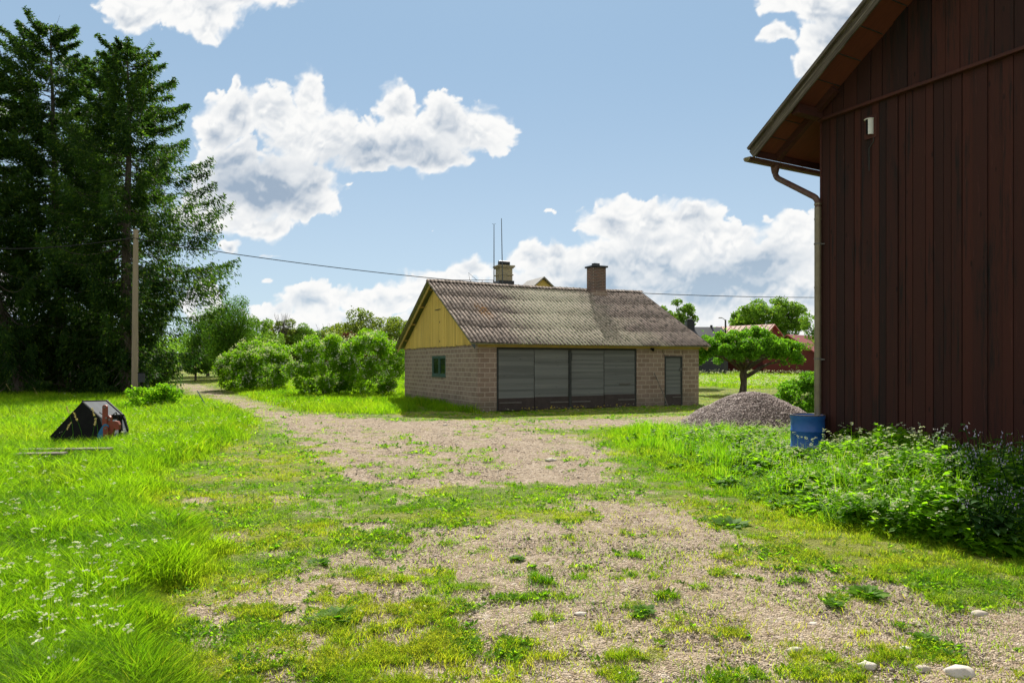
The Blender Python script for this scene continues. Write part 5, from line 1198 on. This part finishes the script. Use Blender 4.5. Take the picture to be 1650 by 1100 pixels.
# dark undergrowth below the spruces
for i, (px, Y, tp, w, lb) in enumerate([(-30, 42, 540, 3.2, 'dark undergrowth thicket at the left edge below the leaning spruce'), (70, 43, 545, 3.4, 'dark undergrowth between the leaning and the tallest spruce'),
    (150, 44, 550, 3.2, 'dark undergrowth between the two tallest spruce trunks'), (212, 43, 552, 2.0, 'dark thicket behind the wooden pole'), (240, 47, 566, 1.2, 'low drooping thicket right of the wooden pole by the drive')]):
    broad('thicket', lb, at(px, Y), Y, zt(tp, Y), 0.0, w, 2.0, M['spruce'] if i != 4 else M['birch'], 26000, 0.20, 50 + i, 'thicket', 'thickets under the spruces', 0.08, 50, 0.3, clump=0.3)
for i, (px, Y, tp, w, lb) in enumerate([(-60, 66, 520, 7.5, 'dark woodland tree behind the left edge spruces'), (60, 68, 530, 7.0, 'dark woodland tree seen between the left spruce trunks'), (170, 66, 535, 5.5, 'dark woodland tree behind the wooden pole')]):
    broad('woodland_tree', lb, at(px, Y), Y, zt(tp, Y), 0.6, w, 4, M['birch'], 22000, 0.32, 70 + i, 'tree', 'woodland behind the spruces', 0.25, 60, 0.3, clump=0.28)
broad('elder_bush', 'leafy green nettle and elder clump by the foot of the pole', at(246, 26), 26, 0.95, 0.0, 1.0, 0.8, M['leaf_weed'], 5000, 0.10, 91, 'bush', None, 0.03, 30, 0.3, clump=0.35)
# weeping birch and neighbours
broad('weeping_birch', 'weeping birch hanging over the far end of the drive', at(372, 62), 62, zt(472, 62), 2.2, 2.3, 2.2, M['birch'], 26000, 0.17, 31, 'birch', None, 0.18, 70, 0.2, flat=0.0, droop=1.2, weep=2.8, clump=0.3, asp=0.4)
broad('weeping_birch', 'darker birch left of the taller one, above the round tree', at(335, 68), 68, zt(498, 68), 2.5, 2.6, 2.2, M['birch'], 20000, 0.2, 32, 'birch', None, 0.15, 60, 0.2, flat=0.0, droop=1.2, weep=2.5, clump=0.3, asp=0.4)
broad('round_tree', 'small round-clipped tree on a short trunk by the far drive', at(315, 58), 58, zt(572, 58), zt(601, 58), 1.32, 1.3, M['maple'], 9000, 0.13, 33, 'tree', None, 0.09, 60, 0.6, clump=0.3)
# flowering lilacs
broad('lilac_bush', 'white-flowering lilac bush by the drive, the left one', at(413, 45), 45, zt(552, 45), 0.0, 2.6, 2.2, M['lilac'], 32000, 0.12, 34, 'lilac', 'flowering lilacs beside the drive', 0.06, 120, 0.62, clump=0.17, flower=(700, 0.09, M['umbel']), shape=lambda p, G: p if p[2] > -0.95 else None)
broad('lilac_bush', 'larger white-flowering lilac bush next to the garage gable', at(520, 37.5), 37.5, zt(543, 37.5), 0.0, 1.95, 1.8, M['lilac'], 26000, 0.11, 35, 'lilac', 'flowering lilacs beside the drive', 0.06, 90, 0.6, clump=0.2, flower=(420, 0.075, M['umbel']))
broad('lilac_bush', 'tallest flowering lilac, touching the left corner of the garage', at(596, 37.5), 37.5, zt(536, 37.5), 0.0, 1.95, 1.9, M['lilac'], 30000, 0.11, 36, 'lilac', 'flowering lilacs beside the drive', 0.06, 100, 0.6, clump=0.2, flower=(520, 0.075, M['umbel']))
# distant row beyond the lilacs
rows = [(418, 95, 515, 3.0, 'far', 'pale green tree right of the weeping birch'), (452, 105, 512, 2.6, 'olive', 'thin-topped tree in the far row above the left lilac'), (478, 110, 528, 3.0, 'far', 'low round tree in the far row above the left lilac'),
        (505, 105, 524, 3.0, 'far', 'rounded green tree above the gap between the lilacs'), (537, 110, 528, 2.6, 'olive', 'olive tree above the gap between the lilacs'), (566, 85, 519, 3.2, 'olive', 'olive crown left of the tallest far tree behind the lilacs'), (607, 80, 500, 3.7, 'olive', 'tallest olive-green tree behind the big lilac'),
        (644, 85, 512, 2.5, 'far', 'green tree partly behind the garage gable'), (560, 70, 540, 2.0, 'copper', 'copper-leaved bush above the big lilac'), (395, 90, 520, 2.4, 'far', 'green tree directly behind the weeping birch')]
for i, (px, Y, tp, w, m, lb) in enumerate(rows):
    broad('distant_tree', lb, at(px, Y), Y, zt(tp, Y), 1.4, w * 1.15, 2.5, M[m], 9000 if w > 2.4 else 6000, 0.26, 110 + i, 'tree', 'trees beyond the lilacs', 0.15, 40, 0.35, clump=0.3)
for px, tp, s in ((455, 503, 1), (528, 520, 2)):
    Y = 104; t = thing('bare_tree', 'nearly bare grey treetop %s' % ('above the left lilac' if s == 1 else 'between the far olive trees'), 'tree', (at(px, Y), Y, zg(at(px, Y), Y))); b = MB(); g = random.Random(s + 70); Z = zt(tp, Y) - zg(0, Y)
    b.tube([(0,0,0),(0,0,Z*0.5)], [0.18, 0.12], 7)
    for k in range(34): a = g.uniform(0, 6.28); r = g.uniform(0.4, 2.0); limb_mesh(b, (0, 0, Z * g.uniform(0.3, 0.5)), (math.cos(a)*r, math.sin(a)*r, Z * g.uniform(0.75, 1.0)), 0.05, 0.015, g)
    b.build('trunk', M['bark'], t)
# right side
def appleshape(p, G):
    if p[2] < -0.35: return None
    r = math.hypot(p[0], p[1]); p = p / max(r, abs(p[2]), 1e-6) * G.uniform(0.25, 1.0)**0.5; r = math.hypot(p[0], p[1]); return np.array([p[0], p[1], (p[2] * 0.55) - 0.75 * r * r + 0.42 + 0.08 * math.sin(p[0] * 9)])
broad('apple_tree', 'wide umbrella-shaped apple tree standing on the lawn beyond the gravel heap', at(1199, 40), 40, zt(531, 40), zt(592, 40), 3.15, 2.6, M['apple'], 48000, 0.13, 41, 'apple tree', None, 0.001, 300, 0.25, clump=0.155, shape=appleshape, trunk=False, flat=0.4)
def appletrunk():
    t = [o for o in bpy.data.objects if o.name == 'apple_tree'][0]; g = random.Random(9); b = MB()
    b.tube([(-0.12,0,-0.1),(-0.08,0,0.15),(-0.02,0,0.7),(-0.05,0,1.15),(-0.02,0,1.5)], [0.32,0.22,0.18,0.22,0.16], 12, cap=False)
    limb_mesh(b, (0.0,0,1.05), (1.1,0.1,1.65), 0.14, 0.09, g, 0.0, 5, 0.1); limb_mesh(b, (1.1,0.1,1.65), (2.5,0.2,2.0), 0.09, 0.03, g, 0.05)
    for k in range(22): a = k * 2.399; r = 1.0 + 1.9 * g.random(); limb_mesh(b, (-0.03, 0, g.uniform(1.3, 1.5)), (math.cos(a)*r, math.sin(a)*r*0.8, g.uniform(2.3, 2.9)), 0.07, 0.02, g, 0.10)
    b.build('trunk', M['bark'], t, smooth=True)
appletrunk()
broad('apple_tree', 'low leafy tree showing right behind the garage corner', at(1112, 47), 47, zt(552, 47), zt(588, 47), 1.6, 1.6, M['apple'], 9000, 0.12, 42, 'tree', None, 0.1, 50, 0.3, clump=0.28)
broad('currant_bush', 'leafy green bush between the gravel heap and the downpipe', at(1300, 23), 23, zt(603, 23), 0.0, 0.95, 0.9, M['apple'], 12000, 0.085, 43, 'bush', None, 0.03, 60, 0.4, clump=0.24)
broad('big_tree', 'large broad round-topped tree behind the red-roofed barn', at(1238, 150), 150, zt(481, 150), 6.2, 8.2, 6, M['far'], 26000, 0.45, 44, 'tree', None, 0.5, 90, 0.45, clump=0.2, limbs=40)
broad('big_tree', 'rounded tree crown left of the large one, low behind the red roof', at(1200, 155), 155, zt(506, 155), 6.0, 4.2, 4, M['far'], 10000, 0.45, 45, 'tree', None, 0.4, 50, 0.4, clump=0.25)
broad('big_tree', 'tree showing above the right end of the garage roof', at(1090, 90), 90, zt(485, 90), 3.0, 3.2, 2.5, M['far'], 9000, 0.28, 49, 'tree', None, 0.3, 80, 0.35, clump=0.2, limbs=26)
broad('light_tree', 'airy pale green tree half hidden by the barn corner pipe', at(1322, 60), 60, zt(496, 60), 3.0, 2.0, 2.0, M['far'], 5200, 0.16, 47, 'tree', None, 0.12, 60, 0.2, clump=0.2)
# hedge lines and woodland at the horizon
def farwood():
    P = []; G = np.random.default_rng(5); n = 120000
    a = G.uniform(-1.5, 1.7, n); Y = G.uniform(210, 330, n); X = a * Y; hh = 6 + 7 * fbm(X / 22, Y / 60, 4, 4); z = terr(X, Y) + hh * G.uniform(0, 1, n)
    V, fs, va, ye = rleaf(np.stack([X, Y, z], 1), 1.3, 0.7, 0.2, G); o = npmesh('distant_wood', V, fs, M['far'], attrs={'var': va, 'yel': ye}); tag(o, 'far-off woodland reading as one green band along the horizon', 'woodland', kind='stuff')
farwood()

# ------------------------------------------------------------------ houses
def house(name, label, X, Y, rz, L, Wd, eave, ridge, wall, roof, ov=0.4, seams=0, zb=None, cat='house'):
    z0 = zg(X, Y) if zb is None else zb; t = thing(name, label, cat, (X, Y, z0), rz); e = eave - z0; r = ridge - z0; s = (r - e) / (Wd / 2)
    b = MB(); b.prism([(0, 0), (Wd, 0), (Wd, e), (Wd/2, r - 0.05), (0, e)], 0, L, 'x'); b.build('wall', wall, t)
    b = MB(); th = 0.14
    for sd in (0, 1):
        y0 = -ov if sd == 0 else Wd + ov; y1 = Wd / 2; za = e - ov * s + 0.02; zb_ = r + 0.02
        v = [(-ov,y0,za),(L+ov,y0,za),(L+ov,y1,zb_),(-ov,y1,zb_)]; v2 = [(p[0],p[1],p[2]+th) for p in v]
        b.add(v + v2, [(0,3,2,1),(4,5,6,7),(0,1,5,4),(1,2,6,5),(2,3,7,6),(3,0,4,7)])
        if seams:
            k = -ov
            while k < L + ov: b.beam((k, y0, za + th + 0.02), (k, y1, zb_ + th + 0.02), 0.05, 0.05); k += seams
    ro = b.build('roof', roof, t)
    return t, ro
# yellow house behind the garage: chimney, dormer and roof top show
def yhouse():
    Yh = 47; X0 = at(722, Yh); rz = GA * 0.9
    t, ro = house('yellow_house', 'yellow house behind the garage, its seamed roof, dormer and chimney above the ridge', X0, Yh, rz, 11.8, 7.0, zt(505, Yh), zt(452.5, 49), M['yel_wall'], M['steel_roof'], seams=0.6)
    z0 = t.location.z; inv = Matrix.Rotation(-rz, 3, 'Z')
    def loc(px, Y, py): v = inv @ (Vector((at(px, Y), Y, 0)) - Vector((X0, Yh, 0))); return Vector((v.x, v.y, zt(py, Y) - z0))
    c = loc(812, 51, 458); f = 51 / F
    b = MB(); b.box(c.x-0.5, c.x+0.5, c.y-0.45, c.y+0.45, c.z-1.2, c.z+1.15); ch = b.build('chimney', M['brick_y'], ro)
    b = MB(); 
    b.box(c.x-0.56, c.x+0.56, c.y-0.51, c.y+0.51, c.z+0.62, c.z+0.70); b.box(c.x-0.58, c.x+0.58, c.y-0.53, c.y+0.53, c.z+1.15, c.z+1.24); b.box(c.x-0.66, c.x+0.66, c.y-0.60, c.y+0.60, c.z+1.242, c.z+1.36); b.build('chimney_cornice', M['brick_y'], ch)
    b = MB(); b.box(c.x-0.6, c.x+0.6, c.y-0.55, c.y+0.55, c.z-0.9, c.z+0.22); b.build('chimney_flashing', M['black_sheet'], ch)
    b = MB(); b.tube([(c.x-0.42, c.y, c.z+1.56), (c.x+0.42, c.y, c.z+1.56)], 0.19, 10); b.build('chimney_cowl', M['black_sheet'], ch, smooth=True)
    for px, p0, p1, nm in ((796, 455, 362, 'antenna mast'), (808, 457, 352, '')):
        a = loc(px + (2 if px > 800 else 0), 49.5, p0); q = loc(px, 49.5, p1); m_ = MB(); m_.tube([a - Vector((0,0,0.6)), q], [0.045, 0.025], 6)
        if px < 800: m_.tube([q + Vector((-0.12,0,0.06)), q, q + Vector((0.12,0,0.1))], 0.015, 4)
        m_.build('antenna', M['palemetal'], ro)
    # snow rail near the ridge
    a = loc(700, 47, 451); q = loc(795, 50, 451.5); m_ = MB(); m_.beam(a, q, 0.03, 0.04); m_.beam(a - Vector((0,0,0.16)), q - Vector((0,0,0.16)), 0.03, 0.04)
    for k in range(6): p = a.lerp(q, k/5); m_.tube([p, p - Vector((0,0,0.45))], 0.02, 4)
    p = loc(757, 48, 451); m_.tube([p, p + Vector((-0.1,0,0.5)), p + Vector((0.5,0,0.03))], 0.015, 4); m_.build('roof_rail', M['blackmetal'], ro)
    # dormer
    d = loc(860, 50, 462); 
    w = 0.95; b = MB(); b.prism([(d.x-w, d.z-2.0), (d.x+w, d.z-2.0), (d.x+w, d.z-0.35), (d.x, d.z+0.42), (d.x-w, d.z-0.35)], d.y-1.5, d.y+1.0, 'y'); do = b.build('dormer', M['yel_wall'], ro)
    b = MB()
    for sg in (-1, 1):
        p = [(d.x + sg*(w+0.25), d.y-1.8, d.z-0.56), (d.x, d.y-1.8, d.z+0.46), (d.x, d.y+1.2, d.z+0.46), (d.x+sg*(w+0.25), d.y+1.2, d.z-0.56)]; b.add(p + [(v[0], v[1], v[2]+0.09) for v in p], [(0,1,2,3),(7,6,5,4),(0,4,5,1),(1,5,6,2),(2,6,7,3),(3,7,4,0)])
    b.build('dormer_roof', M['steel_roof'], do)
    b = MB(); b.box(d.x-0.3, d.x+0.3, d.y-1.53, d.y-1.502, d.z-1.6, d.z-0.6); b.build('dormer_window', M['glass'], do)
    for yb in (-0.03,):
        w_ = MB()
        for k in range(3): w_.box(1.2 + k*2.8, 2.3 + k*2.8, -0.04, -0.003, 1.0, 2.4)
        w_.build('window', M['glass'], t)
yhouse()
# dark-roofed house right of the garage
def darkhouse():
    Yh = 78; X0 = at(1085, Yh); t, ro = house('dark_roofed_house', 'house with black roof and black chimney right of the garage', X0, Yh, R(4), 6.4, 6, zt(551, Yh), zt(530, Yh + 3) + 0.1, M['dark_wall'], M['black_sheet'])
    z0 = t.location.z; cx = at(1124, Yh) - X0 + 0.1; zc = zt(531, 80) - z0
    b = MB(); b.box(cx-0.45, cx+0.45, 2.4, 3.2, zc-0.4, zc+1.0); ch = b.build('chimney', M['black_sheet'], ro)
    b = MB(); b.box(cx-0.53, cx+0.53, 2.32, 3.28, zc+0.55, zc+0.63); b.box(cx-0.53, cx+0.53, 2.32, 3.28, zc+1.002, zc+1.08); b.tube([(cx-0.3, 2.8, zc+1.2), (cx+0.35, 2.8, zc+1.2)], 0.12, 8); b.build('chimney_cornice', M['black_sheet'], ch)
    b = MB(); b.tube([(cx+0.25, 2.8, zc+1.0), (cx+0.25, 2.8, zc+2.3)], 0.012, 4); b.build('antenna', M['wire'], ro)
    cx = at(1163, Yh) - X0; b = MB(); b.box(cx-0.1, cx+0.1, 2.8, 3.1, zc-0.5, zc+0.6); b.build('flue_pipe', M['black_sheet'], ro)
darkhouse()
def lamp():
    Y = 72; X = at(1169, Y); t = thing('street_lamp', 'dark street lamp pole with a short arm beside the black roof', 'street lamp', (X, Y, zg(X, Y))); z0 = zg(X, Y); Z = zt(515, Y) - z0
    MB().tube([(0,0,0),(0,0,Z)], [0.13,0.09], 8).build('post', M['dark_frame'], t); MB().tube([(0,0,Z-0.1),(-0.2,0,Z+0.1),(-0.4,0,Z+0.2)], 0.035, 6).build('arm', M['iron'], t)
    MB().box(-0.72,-0.38,-0.1,0.1,Z+0.16,Z+0.24).build('lamp_head', M['iron'], t, bevel=0.02)
lamp()
def redbarns():
    pk = Vector((at(1245, 82), 82)); rz = R(-50); ux = Vector((math.cos(rz), math.sin(rz))); uy = Vector((-ux.y, ux.x)); o = pk - ux * 9.5 - uy * 3.5
    t, ro = house('red_shed', 'dark red shed with a rust-streaked roof, its gable above the apple tree crown', o.x, o.y, rz, 9.5, 7.0, zt(556, 84), zt(523, 82) - 0.1, M['red_wall'], M['red_roof'], 0.3, seams=0.7)
    b = MB(); zc = zt(536, 84) - t.location.z; b.box(4.6, 5.2, 1.5, 2.1, zc - 0.8, zc + 0.1); b.build('roof_hatch', M['blackmetal'], ro)
    pk = Vector((at(1270, 75), 75)); rz = R(40); ux = Vector((math.cos(rz), math.sin(rz))); uy = Vector((-ux.y, ux.x)); o = pk - uy * 3.0
    house('red_shed', 'red shed with a brighter plain red roof, nearest to the barn downpipe', o.x, o.y, rz, 10, 6.0, zt(568, 73.5), zt(539.5, 75) - 0.1, M['red_wall'], M['red_roof2'], 0.3)
redbarns()
